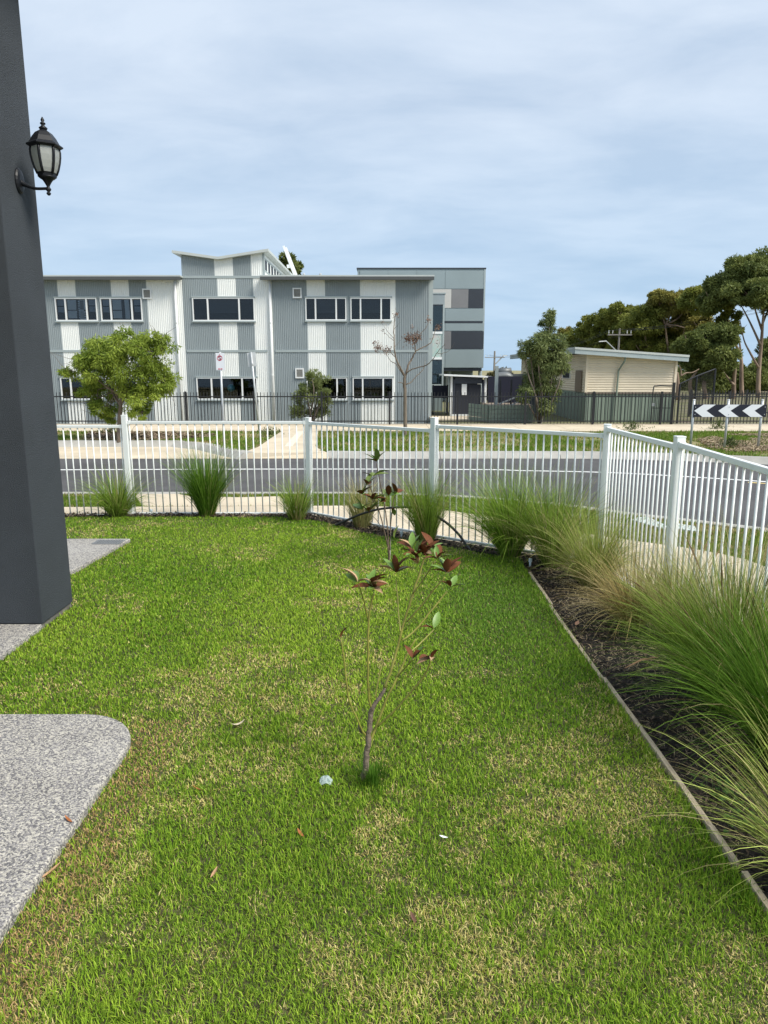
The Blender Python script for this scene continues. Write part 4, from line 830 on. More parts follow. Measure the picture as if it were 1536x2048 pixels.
hcorr((sx0+.04, YS, 0), (1, 0, 0), sx1-sx0-.08, zs, zl0, zr1).build('front_cladding', M['beige'], sd_)
hcorr((sx0, YS+DEP, 0), (0, -1, 0), DEP-.04, zs, zl0, zl0, nrm=(-1, 0, 0)).build('side_cladding', M['beige'], sd_)
for x_ in (sx0, sx1): MB().box((x_-.045, YS-.045, zs), (x_+.045, YS+.045, (zl0 if x_ == sx0 else zr1)-.01)).build('corner_flashing', M['beige'], sd_)
MB().box((sx0-.03, YS-.05, zs-.06), (sx1+.03, YS+.0, zs)).build('flashing', mat('brown_flashing', (.16, .13, .10), .6), sd_)
PIT = .19; corr(sx0, sx1, -.2, zs-.06, YS).build('skirt', M['green'], sd_); PIT = .076
MB().box((sx0-.01, YS+.0, -.2), (sx0+.02, YS+DEP, zs-.002)).build('side_skirt', M['green'], sd_)
MB().box((sx0+.05, YS+.1, -.2), (sx1-.02, YS+DEP-.1, zr1-.2)).build('body', M['beige'], sd_)
e0, e1 = s(1150, 694, YS-.4), s(1379, 710, YS-.4)
def shed_roof(z_off, th, y0, y1, xa_, xb2): return MB().wall([(xa_, e0.z-z_off-th), (xb2, e1.z-z_off-th), (xb2, e1.z-z_off), (xa_, e0.z-z_off)], y0, y1)
shed_roof(.0, .08, YS-.42, YS+DEP+.4, e0.x, e1.x).build('roof', M['roof'], sd_)
shed_roof(.082, .16, YS-.40, YS-.35, e0.x+.01, e1.x-.01).build('fascia', M['fascia'], sd_)
MB().box((e0.x+.01, YS-.348, e0.z-.24), (e0.x+.05, YS+DEP+.4, e0.z-.083)).build('fascia', M['fascia'], sd_)
# downpipe with crank, window, doorway recess
x_ = s(1240, 740).x; MB().tube([(x_+.08, YS-.32, e0.z-.32+.0), (x_+.06, YS-.30, e0.z-.5), (x_-.08, YS-.08, e0.z-.85), (x_-.12, YS-.08, -.1)], .035, 8).build('downpipe', M['green'], sd_)
wy = YS+2.2; wv = MB().box((sx0-.06, wy, s(0, 757, YS+2).z), (sx0-.001, wy+1.2, s(0, 735, YS+2).z)).build('window', M['wfr'], sd_)
MB().box((sx0-.066, wy+.06, s(0, 756, YS+2).z), (sx0-.061, wy+1.14, s(0, 738, YS+2).z)).build('pane', mat('dark_glass'), wv)
MB().box((sx0-.05, YS+.5, zs), (sx0-.034, YS+1.4, s(0, 741, YS).z)).build('recess', mat('brown_recess', (.22, .17, .12), .7), sd_)
# ------------------------------------------------------------------ black school fences
def palisade(name, label, x0, x1, Y, h, pitch=.118, post=2.4, rail_lo=.12, z0=0.0):
    f = thing(name, ((x0+x1)/2, Y, z0), label, 'fence'); m = M['black']
    pk = MB().box((-.0105, -.0105, 0), (.0105, .0105, 1)).build('picket', m, f); me = pk.data; bpy.data.objects.remove(pk)
    ps = MB().box((-.032, -.032, 0), (.032, .032, 1)).build('post', m, f); pme_ = ps.data; bpy.data.objects.remove(ps)
    n = int((x1-x0)/pitch); npst = int((x1-x0)/post)+1
    for i in range(npst): share('post', pme_, (x0+i*post, Y, z0-.1), sc=(1, 1, h+.13), parent=f)
    for i in range(n):
        x_ = x0+(i+.5)*pitch
        if abs((x_-x0+post/2) % post-post/2) < .05: continue
        share('picket', me, (x_, Y, z0+.03), sc=(1, 1, h-.03+random.uniform(-.004, .004)), parent=f)
    for z_ in (z0+rail_lo, z0+h-.15): MB().box((x0, Y-.02, z_-.019), (x0+(npst-1)*post, Y+.02, z_+.019)).build('rail', m, f)
    return f
palisade('school_fence', 'long black steel picket fence in front of the school', -14.2, 17.0, 25.35, 1.13)
palisade('rear_school_fence', 'second black picket fence behind, right of the beige shed', 13.0, 20.3, 30.5, 1.05)
gt_ = thing('pedestrian_gate', (9.9, 25.5, 0), 'black pedestrian gate with rounded top in front of the beige shed', 'gate')
ga, gb = Q(1305, 800, 25.5), Q(1342, 800, 25.5); gz = Q(1320, 772, 25.5).z
MB().tube(smoothpts([(ga.x, 25.5, .05), (ga.x, 25.5, gz-.14), (ga.x+.12, 25.5, gz), (gb.x-.1, 25.5, gz), (gb.x, 25.5, gz)], 4), .02, 6).build('gate_frame', M['black'], gt_)
MB().bar((ga.x, 25.5, Q(0, 816, 25.5).z), (gb.x, 25.5, Q(0, 816, 25.5).z), .025, .025).build('mid_rail', M['black'], gt_); MB().bar((ga.x, 25.5, .1), (gb.x, 25.5, .1), .025, .025).build('bottom_rail', M['black'], gt_)
MB().box((gb.x+.03, 25.47, -.1), (gb.x+.11, 25.55, Q(1345, 765, 25.5).z)).build('gate_post', M['black'], gt_); MB().box((ga.x-.02, 25.46, Q(0, 812, 25.5).z), (ga.x+.08, 25.475, Q(0, 806, 25.5).z)).build('lock', M['galv'], gt_)
for i in range(6): x_ = ga.x+(i+.6)*(gb.x-ga.x)/6.2; MB().box((x_-.008, 25.52, .1), (x_+.008, 25.535, Q(0, 788, 25.5).z)).build('bar', M['black'], gt_)
mf = thing('mesh_enclosure', (11.4, 27, 0), 'tall black mesh panel with sloping top beside the shed', 'mesh fence')
tp = [(1360, 768), (1394, 752), (1431, 738)]; W = [Q(x_, y_, 26.6) for x_, y_ in tp]
for p in W: MB().tube([(p.x, p.y, -.1), p], .04, 8).build('post', M['black'], mf)
for a, b in zip(W, W[1:]): MB().tube([a, b], .03, 6).build('top_rail', M['black'], mf)
mb = MB(); nx = 34
for i in range(nx):
    t_ = i/(nx-1); a = W[0].lerp(W[1], t_*2) if t_ < .5 else W[1].lerp(W[2], t_*2-1); mb.bar((a.x, a.y, .05), a, .005, .005)
for j in range(18):
    z_ = .1+j*.1; xs_ = [p for p in W if p.z > z_]
    if xs_: mb.bar((W[0].x, 26.6, z_) if z_ < W[0].z else (W[0].x+(W[2].x-W[0].x)*(z_-W[0].z)/(W[2].z-W[0].z), 26.6, z_), (W[2].x, 26.6, z_), .005, .005)
kind(mb.build('mesh', M['black'], mf), 'stuff')
# ------------------------------------------------------------------ signs
cs = thing('chevron_sign', (8.6, 17.7, 0), 'black and white chevron direction board on three steel posts', 'road sign')
YC = 17.7; c = lambda px, py: Q(px, py, YC)
bx0, bx1, bz0, bz1 = c(1386.5, 822).x, c(1533, 822).x, c(1460, 834).z, c(1460, 809).z
for px in (1388, 1457, 1525):
    x_ = c(px, 822).x; pm_ = MB().tube([(x_, YC+.04, -.1), (x_, YC+.04, c(px, 800).z)], .03, 10).build('post', M['galv'], cs, True); MB().lathe([(.033, -.01), (.033, .012), (.01, .018)], (x_, YC+.04, c(px, 800).z), 10).build('post_cap', M['pipe'], pm_)
bd = bevel(MB().box((bx0, YC-.006, bz0), (bx1, YC+.006, bz1)).build('board', mat('sign_black', (.014, .015, .026), .4), cs), .002, 1)
zm_ = (bz0+bz1)/2; hh_ = (bz1-bz0)/2*.985; per = (bx1-bx0)/3; aw = per*.36
for i in range(3):
    xt = bx0+.02+per*i*.985; x2 = xt+per*.50
    pts = [(xt, zm_), (xt+aw, zm_-hh_), (xt+aw+per*.50, zm_-hh_), (xt+per*.50, zm_), (xt+aw+per*.50, zm_+hh_), (xt+aw, zm_+hh_)]
    pts = [(min(x_, bx1-.02), z_) for x_, z_ in pts]
    MB().wall(pts, YC-.010, YC-.007).build('chevron', mat('sign_white', (.80, .82, .85), .4), bd)
for px in (1390, 1457.5, 1529):
    for dz in (-.6, .6): MB().tube([(c(px, 822).x, YC-.016, zm_+hh_*dz), (c(px, 822).x, YC-.011, zm_+hh_*dz)], .012, 8).build('bolt', M['galv'], bd)
# no-stopping sign
YN1 = B(449, 903).y; n1 = lambda px, py: Q(px, py, YN1); sg = thing('parking_sign', B(449, 903), 'white no stopping sign with red circled S on a steel post', 'road sign')
xc = n1(440.3, 722).x; red = mat('sign_red', (.55, .02, .06), .5)
MB().tube([(n1(449, 903).x, YN1+.02, -.1), (xc, YN1+.02, n1(440, 704).z)], .025, 10).build('post', M['galv'], sg, True)
x0, x1, z0, z1 = n1(431.5, 722).x, n1(448.8, 722).x, n1(440, 740.5).z, n1(440, 706).z
sf = bevel(MB().box((x0, YN1-.006, z0), (x1, YN1-.001, z1)).build('face', mat('sign_white'), sg), .002, 1)
cx, cz, R = (x0+x1)/2-.005, z1-.115, .062; vs = []; n = 28
for i in range(n): a = 2*math.pi*i/n; vs += [(cx+R*math.cos(a), YN1-.009, cz+R*math.sin(a)), (cx+(R-.013)*math.cos(a), YN1-.009, cz+(R-.013)*math.sin(a))]
MB().add(vs, [(2*i, 2*i+1, (2*i+3) % (2*n), (2*i+2) % (2*n)) for i in range(n)]).build('ring', red, sf)
def ribbon_xz(pts, wd_, y): 
    mb = MB(); P = smoothpts([(x_, y, z_) for x_, z_ in pts], 5); vs = []
    for i, p in enumerate(P):
        d = (P[min(i+1, len(P)-1)]-P[max(i-1, 0)]).normalized(); s_ = Vector((-d.z, 0, d.x)); vs += [p-s_*wd_/2, p+s_*wd_/2]
    return mb.add(vs, [(2*i, 2*i+1, 2*i+3, 2*i+2) for i in range(len(P)-1)])
ribbon_xz([(cx+.026, cz+.026), (cx+.010, cz+.040), (cx-.016, cz+.036), (cx-.022, cz+.016), (cx-.002, cz+.003), (cx+.020, cz-.010), (cx+.020, cz-.030), (cx, cz-.040), (cx-.024, cz-.028)], .016, YN1-.0095).build('letter', mat('sign_dark_red', (.2, .01, .03), .5), sf)
ribbon_xz([(cx-.042, cz+.042), (cx, cz), (cx+.042, cz-.042)], .004, YN1-.0105).build('slash', red, sf)
za = z0+.03; MB().wall([(cx-.05, za), (cx-.02, za-.018), (cx-.02, za-.006), (cx+.03, za-.006), (cx+.03, za-.018), (cx+.06, za), (cx+.03, za+.018), (cx+.03, za+.006), (cx-.02, za+.006), (cx-.02, za+.018)], YN1-.010, YN1-.0065).build('arrow', red, sf)
MB().tube([(cx, YN1-.012, z1-.03), (cx, YN1-.006, z1-.03)], .008, 8).build('bolt', red, sf)
YN2 = 22.4; n2 = lambda px, py: Q(px, py, YN2); sg2 = thing('parking_sign', n2(519, 862), 'leaning parking sign seen from its bare grey back', 'road sign')
MB().tube([n2(519, 868), n2(502, 704)], .03, 10).build('post', M['galv'], sg2, True)
mb = MB(); cs4 = [n2(493, 706), n2(510.5, 704), n2(513, 732.5), n2(496.5, 733.5)]; f_ = Vector((0, .035, 0)); mb.add([p+f_ for p in cs4]+[p+f_+Vector((0, .004, 0)) for p in cs4], [(0, 1, 2, 3), (7, 6, 5, 4), (0, 4, 5, 1), (1, 5, 6, 2), (2, 6, 7, 3), (3, 7, 4, 0)]); mb.build('plate', mat('bare_aluminium', (.62, .64, .65), .45, .05, 8, metal=.3), sg2)
MB().lathe([(.04, -.03), (.04, .03)], n2(505, 729), 10).build('clamp', M['galv'], sg2)
# pale service pit lid in the near verge
P4 = B2([(1262, 1040), (1300, 1036), (1402, 1056), (1375, 1062), (1310, 1053)], -.07); pt = thing('service_pit', (4.0, 8.6, -.07), 'pale green-white service pit lid in the near verge', 'pit lid')
pm2 = mat('pale_pit_lid', (.52, .58, .55), .7, .15, 8)
for a, b in (((1274, 1037), (1336, 1055)), ((1338, 1051), (1398, 1059))):
    A, B_ = B(*a, -.06), B(*b, -.06); MB().prism([(A.x, A.y), (B(a[0]+18, a[1]-3, -.06).x, A.y+.05), (B_.x, B_.y+.12), (B_.x-.1, B_.y-.16), (A.x-.12, A.y-.14)], -.09, -.045).build('lid', pm2, pt)
# ------------------------------------------------------------------ power poles
def pole(label, px, ytop, Y, armw, light=None, h=None):
    p = Q(px, ytop, Y); t = thing('power_pole', (p.x, Y, 0), label, 'power pole', 'power poles beyond the school'); k = Y/60
    MB().tube([(p.x, Y, -.3), (p.x, Y, p.z)], [.10*k, .07*k], 9).build('pole', mat('grey_timber_pole', (.26, .24, .22), .9), t)
    zc_ = p.z-.55*k; a = MB().box((p.x-armw/2, Y-.15, zc_), (p.x+armw/2, Y-.04, zc_+.09)).build('crossarm', mat('grey_timber_pole'), t)
    for u in (-.46, -.3, .3, .46): MB().lathe([(.02, 0), (.035, .08), (.02, .12), (.035, .2), (.015, .24)], (p.x+u*armw, Y-.1, zc_+.13), 8).build('insulator', M['pipe'], a)
    if light:
        l0, l1, l2 = [Q(x_, y_, Y) for x_, y_ in light]; MB().tube([l0, l1], .05*k, 6).build('lamp_arm', M['galv'], t); MB().bar(l1, l2, .12*k, .07*k).build('lamp_head', M['wfr'], t)
    return [Vector((p.x+u*armw, Y-.1, zc_+.38)) for u in (-.46, -.3, .3, .46)]
w1 = pole('timber power pole with street lamp arm rising behind the beige shed', 1239.5, 657, 58, 1.9, ((1234, 703), (1212, 682), (1198, 683)))
w2 = pole('distant thin power pole between the rear building and the tree', 989.5, 702, 95, 2.6, ((991, 728), (1006, 712), (1014, 711)))
wr = thing('overhead_wires', w1[0], 'thin overhead power wires strung across the gum trees', 'wires')
for a, b, i in [(w1[k], w2[k], k) for k in range(4)]+[(w1[k], Vector((38+k*.4, 52, 9.8)), k) for k in range(4)]:
    pts = [a.lerp(b, t_/14)-Vector((0, 0, 1.0*4*(t_/14)*(1-t_/14))) for t_ in range(15)]; MB().tube(pts, .009, 4).build('wire', M['black'], wr)
# ------------------------------------------------------------------ trees
def puffs(rng, c, rad, n, leaf, wd, npl, droop=0.0, cols=((.03, .06, .015), (.09, .13, .03)), shell=.55):
    """n leaf clumps spread inside an ellipsoid; returns leaf arrays"""
    c = np.array(c); rad = np.array(rad); d = norm(rng.normal(0, 1, (n, 3))); r = rng.uniform(shell, 1, n)**.6; cen = c+d*r[:, None]*rad
    m = n*npl; pr = np.repeat(rng.uniform(.5, 1.5, n), npl)*min(rad)*.36; dd = norm(rng.normal(0, 1, (m, 3))+np.array([[0, 0, .35]])); pos = np.repeat(cen, npl, axis=0)+dd*(pr*rng.uniform(.35, 1, m)**.5)[:, None]*np.array([[1.15, 1.15, .8]])
    dirs = norm(dd*.6+rng.normal(0, .6, (m, 3))+np.array([[0, 0, -droop]])); nr = norm(dd+rng.normal(0, .45, (m, 3)))
    tone = np.repeat(rng.rand(n), npl)*.65+rng.rand(m)*.35
    return pos, dirs, nr, rng.uniform(.6, 1.25, m)*leaf, rng.uniform(.7, 1.3, m)*wd, lerp(cols[0], cols[1], tone), cen
def foliage(t, parts, nm='crown'):
    arr = [np.concatenate([p[i] for p in parts]) for i in range(6)]; V, F, C = leafquads(*arr); return np_mesh(nm, V, F, M['leaf'], t, C)
def limb(mb, a, b, r0, r1, rng, wob=.12, n=6):
    a = Vector(a); b = Vector(b); L_ = (b-a).length; pts = []
    o1, o2 = [Vector(rng.normal(0, wob*L_*.5, 3)) for _ in range(2)]
    for i in range(n+1):
        s_ = i/n; pts.append(a.lerp(b, s_)+o1*math.sin(math.pi*s_)*.6+o2*math.sin(2*math.pi*s_)*.3)
    mb.tube(pts, [r0+(r1-r0)*i/n for i in range(n+1)], 6)
# row of gum trees: (label, trunk base px x, Y, [blobs px,py,rx,ry], trunk extra lines, tones)
G1 = ((.10, .13, .024), (.34, .35, .075)); G2 = ((.15, .15, .032), (.40, .36, .10)); G3 = ((.08, .11, .03), (.25, .28, .08))
gums = [
 ('tallest gum tree with forked pale trunk at the right edge', 1513, 52, [(1490, 548, 34, 30), (1536, 545, 42, 34), (1450, 575, 34, 26), (1500, 585, 44, 24), (1425, 600, 24, 18), (1560, 590, 40, 30)], [[(1516, 800), (1518, 740), (1523, 685), (1526, 640), (1530, 600)], [(1521, 690), (1505, 655), (1490, 625), (1475, 598)], [(1524, 660), (1512, 625), (1505, 595)], [(1517, 735), (1500, 705), (1488, 680), (1480, 640)], [(1524, 650), (1536, 620), (1545, 595)]], G3, 30),
 ('leaning gum with brown trunk next to the tallest gum', 1483, 56, [(1400, 600, 40, 20), (1435, 612, 32, 16), (1462, 640, 22, 14), (1470, 660, 14, 10)], [[(1484, 800), (1483, 760), (1482, 715), (1472, 690), (1455, 650), (1440, 620)], [(1482, 720), (1480, 690), (1470, 640), (1460, 600)]], G1, 22),
 ('low dense dark gum standing right of the shed', 1415, 50, [(1420, 680, 34, 26), (1450, 672, 24, 20), (1400, 715, 36, 24), (1440, 715, 28, 22), (1380, 690, 26, 20), (1408, 745, 30, 16)], [[(1467, 800), (1468, 760), (1470, 725), (1455, 700)], [(1468, 770), (1455, 755), (1445, 740)], [(1412, 800), (1408, 770), (1412, 750), (1420, 730)], [(1385, 800), (1380, 765), (1395, 742)]], G3, 34),
 ('broad olive topped gum in the middle of the row', 1350, 60, [(1350, 605, 34, 18), (1320, 600, 24, 16), (1385, 595, 30, 18), (1330, 635, 34, 20), (1375, 632, 28, 18), (1400, 650, 26, 16), (1365, 655, 26, 14)], [[(1345, 800), (1342, 740), (1335, 690), (1330, 650)], [(1341, 730), (1360, 690), (1372, 645)]], G2, 26),
 ('rounded gum rising above the right half of the shed roof', 1300, 62, [(1290, 640, 34, 26), (1255, 655, 28, 22), (1320, 670, 34, 24), (1290, 690, 34, 22), (1340, 705, 30, 20), (1355, 670, 26, 20)], [[(1305, 800), (1302, 730), (1295, 690)], [(1303, 740), (1320, 715), (1330, 690)], [(1303, 735), (1285, 710), (1272, 690)]], G1, 30),
 ('rounded gum behind the power pole', 1240, 66, [(1240, 625, 26, 16), (1215, 640, 26, 20), (1240, 665, 34, 22), (1205, 672, 30, 20), (1225, 695, 36, 18)], [[(1240, 800), (1238, 740), (1230, 690)], [(1239, 735), (1255, 700), (1260, 680)]], G1, 30),
 ('smaller gum at the left end of the row above the shed ridge', 1175, 70, [(1180, 655, 26, 18), (1160, 675, 28, 18), (1195, 690, 30, 18), (1150, 695, 26, 14), (1175, 710, 30, 14)], [[(1178, 800), (1176, 740), (1175, 700)]], G1, 28),
 ('small wispy gum just right of the weeping street tree', 1125, 74, [(1118, 668, 14, 8), (1132, 664, 10, 7), (1120, 690, 16, 10), (1135, 700, 14, 10)], [[(1125, 800), (1124, 740), (1123, 690)]], G2, 14),
 ('dark understorey gum filling the gap behind the chevron sign', 1500, 62, [(1500, 755, 34, 22), (1460, 760, 34, 22), (1430, 770, 24, 16), (1536, 740, 30, 30), (1550, 700, 26, 26)], [[(1500, 800), (1500, 775), (1498, 755)]], G3, 24)]
for gi, (lab, bx_, Y, blobs, lines, tone, npf) in enumerate(gums):
    rng = np.random.RandomState(100+gi); s_ = Y/FPX; base = Q(bx_, 790, Y); t = thing('gum_tree', (base.x, Y, -.2), lab, 'tree', 'gum trees behind the school'); parts = []; cen = []
    for (x_, y_, rx, ry) in blobs:
        yy_ = Y+rng.uniform(-1.6, 1.6); p = Q(x_, y_, yy_); a = puffs(rng, p, (rx*s_, rx*s_*1.1, ry*s_), max(6, int(npf*rx*ry/520)), .24, .10, 260, .25, tone, .45); parts.append(a); cen.append(p)
    foliage(t, parts)
    mb = MB(); r0 = .18
    for li, ln in enumerate(lines):
        pts = smoothpts([Q(x_, y_, Y+rng.uniform(-.3, .3)) for x_, y_ in ln], 4); n = len(pts)
        if ln[0][1] >= 795: pts[0].z = -.3
        ra = r0 if ln[0][1] >= 795 else r0*.5; mb.tube(pts, [ra*(1-.72*i/(n-1)) for i in range(n)], 7)
    root = Q(lines[0][-1][0], lines[0][-1][1], Y)
    for p in cen:
        limb(mb, root, p+Vector((0, 0, -.3)), .07, .03, rng)
        for q_ in range(5): limb(mb, p+Vector((0, 0, -.4)), p+Vector((rng.uniform(-1, 1)*1.1, rng.uniform(-1, 1), rng.uniform(-.1, .9))), .035, .012, rng)
    mb.build('trunk', M['gum'], t, True)
# bleached dead limb beside the shed
dl = thing('dead_tree', (Q(1400, 790, 45).x, 45, -.2), 'bare stump with a bleached crooked limb beside the shed roof', 'tree'); mb = MB()
for ln, r in (([(1356, 800), (1355, 760), (1354, 745)], .16), ([(1362, 752), (1372, 746), (1385, 745), (1398, 738)], .05), ([(1362, 752), (1362, 740), (1358, 730)], .04)): pts = smoothpts([Q(x_, y_, 45) for x_, y_ in ln], 4); mb.tube(pts, [r*(1-.5*i/len(pts)) for i in range(len(pts))], 7)
mb.build('trunk', M['gum'], dl, True)
# tree top behind the school roof and distant bush
def bush(name, label, cat, Y, blobs, tone, npf, leaf, wd, seed, stem, group=None, npl=150, droop=.2):
    rng = np.random.RandomState(seed); s_ = Y/FPX; b = Q(stem[0], stem[1], Y); t = thing(name, (b.x, Y, max(-.2, b.z)), label, cat, group); parts = []; mb = MB()
    for (x_, y_, rx, ry) in blobs:
        yy_ = Y+rng.uniform(-.4, .4); p = Q(x_, y_, yy_); parts.append(puffs(rng, p, (rx*s_, rx*s_, ry*s_), max(4, int(npf*rx*ry/400)), leaf, wd, npl, droop, tone, .2)); limb(mb, b, p, .02+.0012*Y, .01, rng)
    foliage(t, parts); mb.build('trunk', M['bark'], t, True); return t
bush('background_tree', 'dark tree top showing behind the school clerestory roof', 'tree', 52, [(573, 520, 12, 14), (588, 532, 12, 14), (580, 545, 16, 16)], G3, 26, .3, .12, 201, (582, 700))
bush('background_bush', 'low brownish green bush behind the shelter and ramp', 'bush', 48, [(985, 770, 16, 22), (1005, 755, 18, 16), (1015, 780, 22, 18), (975, 785, 12, 18)], ((.05, .05, .02), (.17, .15, .06)), 26, .22, .09, 202, (995, 800))
# shrub by the school wall
bush('wall_shrub', 'loose olive green shrub against the school wall behind the black fence', 'shrub', 26.3, [(632, 765, 20, 22), (612, 790, 22, 20), (640, 800, 22, 24), (600, 822, 22, 18), (635, 832, 26, 14), (624, 757, 10, 12), (650, 785, 12, 14)], ((.08, .115, .03), (.26, .30, .11)), 11, .13, .024, 203, (622, 848), None, 130, -.7)
# weeping street tree
bush('weeping_street_tree', 'slender weeping eucalypt in front of the beige shed', 'tree', 26.4, [(1093, 650, 14, 26), (1092, 672, 18, 16), (1086, 712, 24, 18), (1078, 690, 22, 24), (1105, 690, 22, 26), (1060, 690, 18, 14), (1048, 705, 10, 12), (1095, 735, 34, 28), (1125, 725, 20, 20), (1070, 765, 28, 26), (1100, 785, 24, 26), (1052, 790, 18, 14), (1085, 815, 18, 18), (1100, 632, 8, 12)], ((.07, .105, .03), (.27, .31, .12)), 14, .16, .030, 204, (1079, 847), None, 120, .9)
st_ = thing('tree_stake', B(1088, 848), 'pale timber stake leaning by the weeping street tree', 'stake'); MB().bar(Q(1083, 850, 26.2), Q(1090, 806, 26.2), .05, .03).build('post', mat('pale_timber', (.5, .45, .36), .8), st_)
# round-headed street tree on the left
rng = np.random.RandomState(300); YT = B(238, 880).y; t = thing('street_tree', B(238, 880), 'round headed yellow-green street tree in front of the school wall', 'tree'); s_ = YT/FPX; parts = []; mb = MB()
blobs = [(200, 700, 46, 30), (255, 690, 50, 28), (305, 705, 40, 32), (180, 735, 44, 30), (245, 735, 60, 36), (310, 750, 40, 34), (160, 722, 20, 14), (135, 740, 12, 8), (195, 780, 40, 26), (290, 790, 42, 28), (330, 770, 22, 22), (210, 815, 28, 20), (285, 822, 30, 18), (190, 800, 20, 20), (240, 668, 30, 10), (318, 680, 20, 14), (215, 832, 14, 12)]
tr_top = Q(243, 790, YT); tr_base = B(238, 882); tr_base.z = -.06
mb.tube(smoothpts([tr_base, Q(239, 845, YT), Q(241, 815, YT), tr_top], 4), [.075, .07, .066, .062, .06, .058, .056, .054, .052, .05, .05, .048, .046], 9)
for (x_, y_, rx, ry) in blobs:
    p = Q(x_, y_, YT+rng.uniform(-.45, .45)); parts.append(puffs(rng, p, (rx*s_, rx*s_*1.15, ry*s_), max(6, int(.017*rx*ry)), .125, .026, 130, .75, ((.12, .19, .022), (.36, .44, .07)), .15))
    mid = tr_top.lerp(p, .45)+Vector((0, 0, .12)); limb(mb, tr_top if rng.rand() < .7 else Q(241, 812, YT), mid, .028, .017, rng, .1); limb(mb, mid, p, .017, .006, rng, .15)
    for k_ in range(4): limb(mb, p, p+Vector(rng.normal(0, .3, 3)), .007, .003, rng)
foliage(t, parts); mb.build('trunk', M['bark'], t, True)
# half dead young tree
c4 = lambda x_, y_: (x_/7.317+740, y_/7.317+600)
rng = np.random.RandomState(310); YD = B(808, 871).y; t = thing('bare_street_tree', B(808, 871), 'almost leafless young street tree with brown dead leaf clusters', 'tree'); mb = MB()
def tr(pts, r0, r1, dep):
    W = smoothpts([Q(*c4(x_, y_), YD+dep*i/(len(pts)-1)) for i, (x_, y_) in enumerate(pts)], 5); n = len(W); W = [p+Vector(rng.normal(0, .006, 3)) for p in W]; mb.tube(W, [r0+(r1-r0)*i/(n-1) for i in range(n)], 7)
tr([(508, 2010), (512, 1800), (512, 1500), (508, 1250), (503, 1100)], .062, .042, 0)
for pts, r0, r1, dep in (([(500, 1110), (440, 980), (372, 830), (352, 600), (350, 400), (365, 240), (390, 200)], .032, .006, -.3), ([(518, 1110), (560, 960), (620, 840), (663, 740), (648, 640), (622, 560)], .034, .008, .3), ([(663, 752), (760, 700), (870, 640), (920, 560), (960, 440), (990, 400)], .02, .006, .5), ([(535, 1075), (620, 1010), (780, 970), (870, 920), (940, 840), (990, 760), (1080, 670), (1100, 640)], .020, .005, -.5), ([(520, 1240), (600, 1200), (680, 1110), (760, 1040), (800, 960), (805, 870)], .018, .005, .4), ([(500, 1240), (450, 1210), (415, 1205)], .012, .008, -.2), ([(485, 1095), (380, 940), (310, 900), (260, 820), (190, 750)], .014, .004, .4), ([(368, 830), (300, 770), (230, 740), (120, 700)], .012, .004, -.3), ([(650, 640), (735, 500), (800, 430), (850, 350), (860, 280)], .014, .004, .3), ([(348, 600), (260, 520), (170, 420)], .008, .003, -.3), ([(348, 560), (270, 470), (170, 340)], .008, .003, .3), ([(350, 430), (400, 370), (450, 320)], .006, .002, 0), ([(990, 790), (1100, 770), (1180, 720), (1240, 620)], .008, .002, -.2), ([(352, 690), (420, 620), (520, 520)], .006, .002, .2), ([(640, 600), (610, 480), (620, 380)], .007, .003, .1), ([(640, 600), (690, 480), (700, 400)], .006, .002, -.1), ([(990, 700), (1020, 600), (1000, 540)], .006, .002, .2)): tr(pts, r0, r1, dep)
mb.build('trunk', M['bark'], t, True); parts = []
for x_, y_, r, n in ((630, 560, 95, 210), (690, 530, 50, 80), (540, 560, 45, 80), (115, 690, 65, 110), (260, 725, 60, 70), (60, 620, 30, 14), (860, 285, 38, 34), (1000, 395, 45, 44), (385, 195, 45, 30), (200, 430, 80, 12), (180, 300, 30, 6), (620, 390, 30, 12), (980, 620, 30, 6), (885, 560, 12, 4)):
    p = Q(*c4(x_, y_), YD); rr = r/7.317*YD/FPX; pos = np.array(p)+rng.normal(0, .5, (n, 3))*rr; d = norm(rng.normal(0, .6, (n, 3))+np.array([[0, 0, -.5]])); parts.append((pos, d, norm(rng.normal(0, 1, (n, 3))), rng.uniform(.05, .10, n), rng.uniform(.018, .03, n), lerp((.10, .055, .04), (.34, .22, .16), rng.rand(n))))
foliage(t, parts, 'dead_leaves')
# low weeds on the far verge
for i, (lab, px, py, h) in enumerate((('weed clump on the far verge at the tree foot', 222, 868, .35), ('weed clump where the crossover meets the far footpath', 540, 872, .3), ('weed clump on the far verge below the chevron board centre post', 1460, 893, .22), ('dark weed on the far footpath edge left of the chevron posts', 1264, 860, .28), ('weed on the far footpath edge behind the chevron centre post', 1436, 858, .3))):
    rng = np.random.RandomState(400+i); p = B(px, py); t = thing('verge_weed', p, lab, 'weed', 'weeds on the far verge'); n = 260; az = rng.rand(n)*6.283; r = np.abs(rng.normal(0, .22, n)); pos = np.stack([p.x+r*np.cos(az), p.y+r*np.sin(az)*.5, rng.rand(n)*h*np.exp(-r*2)], 1)
    V, F, C = leafquads(pos, norm(rng.normal(0, .6, (n, 3))+np.array([[0, 0, .5]])), norm(rng.normal(0, 1, (n, 3))), rng.uniform(.06, .14, n), rng.uniform(.015, .03, n), lerp((.05, .08, .02), (.16, .2, .07), rng.rand(n)))
    np_mesh('leaves', V, F, M['leaf'], t, C)
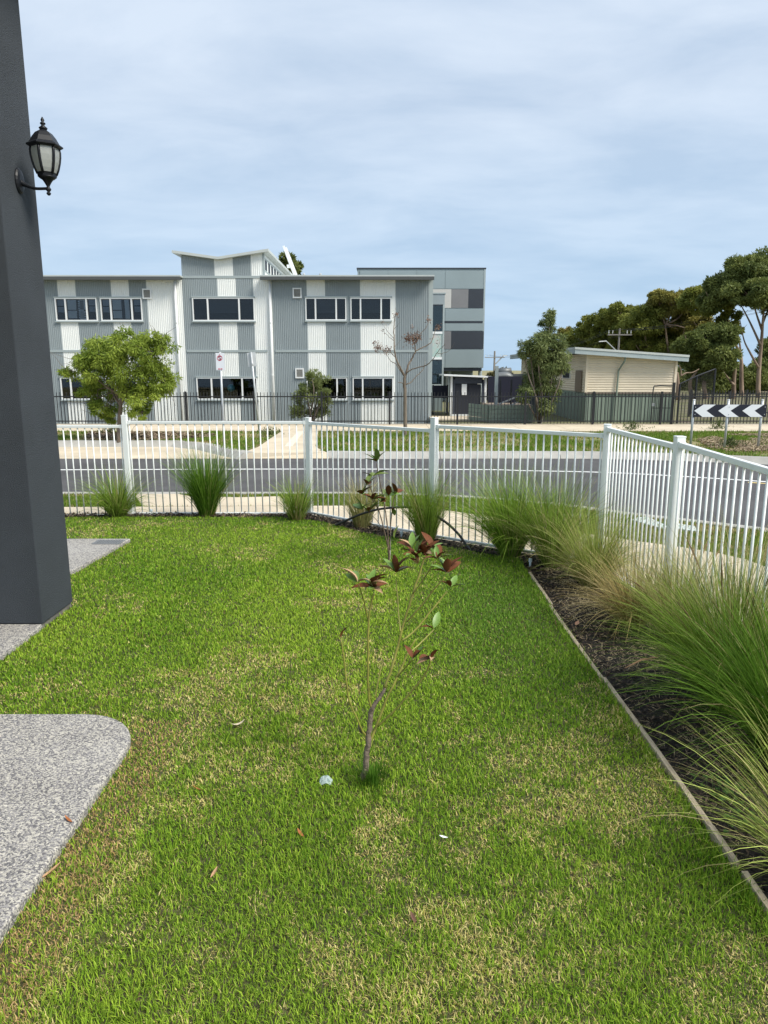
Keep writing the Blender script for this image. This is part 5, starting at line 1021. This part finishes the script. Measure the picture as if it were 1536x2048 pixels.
# bare mulch round the street tree
MU = B2([(178, 881), (175, 866), (300, 866), (420, 868), (440, 874), (330, 881)], -.02); rng = np.random.RandomState(9)
xx = rng.uniform(-9.5, -3.5, 40000); yy = rng.uniform(19, 23, 40000); k_ = inpoly(xx, yy, MU); xx = xx[k_][:5000]; yy = yy[k_][:5000]; n = len(xx); az = rng.rand(n)*6.283
V, F, C = leafquads(np.stack([xx, yy, rng.uniform(-.02, .03, n)], 1), np.stack([np.cos(az), np.sin(az), rng.uniform(-.2, .4, n)], 1), norm(rng.normal(0, .4, (n, 3))+np.array([[0, 0, 1.0]])), rng.uniform(.05, .14, n), rng.uniform(.03, .06, n), lerp((.10, .065, .045), (.34, .26, .17), rng.rand(n)))
kind(np_mesh('tree_mulch', V, F, M['chips'], col=C), 'stuff', 'brown bark mulch round the street tree on the far verge')

# dark scrub under and behind the gum row
rng = np.random.RandomState(500); parts = []
for i in range(70):
    px = rng.uniform(1120, 1660); Y = rng.uniform(66, 84); p = Q(px, 790, Y); h = rng.uniform(.8, 2.6)
    parts.append(puffs(rng, (p.x, Y, h*.6-.2), (rng.uniform(1.2, 2.4), 1.5, h*.75), 9, .30, .13, 90, .1, ((.05, .07, .022), (.17, .19, .06)), .2))
arr = [np.concatenate([p[i] for p in parts]) for i in range(6)]; V, F, C = leafquads(*arr)
kind(np_mesh('scrub', V, F, M['leaf'], col=C), 'stuff', 'low dark scrub behind the gum tree trunks')

# scraped bare dirt on the verge under the chevron board
DR = B2([(1395, 880), (1440, 871), (1560, 868), (1560, 903), (1470, 905), (1420, 897)], -.02); rng = np.random.RandomState(19)
xx = rng.uniform(6, 13, 120000); yy = rng.uniform(16, 22, 120000); k_ = inpoly(xx, yy, DR) & (vnoise(xx+30, yy+30, .7, 12) > .34); xx = xx[k_][:16000]; yy = yy[k_][:16000]; n = len(xx); az = rng.rand(n)*6.283
V, F, C = leafquads(np.stack([xx, yy, rng.uniform(-.01, .03, n)], 1), np.stack([np.cos(az), np.sin(az), rng.uniform(-.15, .2, n)], 1), norm(rng.normal(0, .35, (n, 3))+np.array([[0, 0, 1.0]])), rng.uniform(.02, .07, n), rng.uniform(.02, .05, n), lerp((.22, .16, .10), (.42, .33, .21), rng.rand(n)))
kind(np_mesh('bare_dirt', V, F, M['chips'], col=C), 'stuff', 'scraped brown dirt on the far verge under the chevron board')
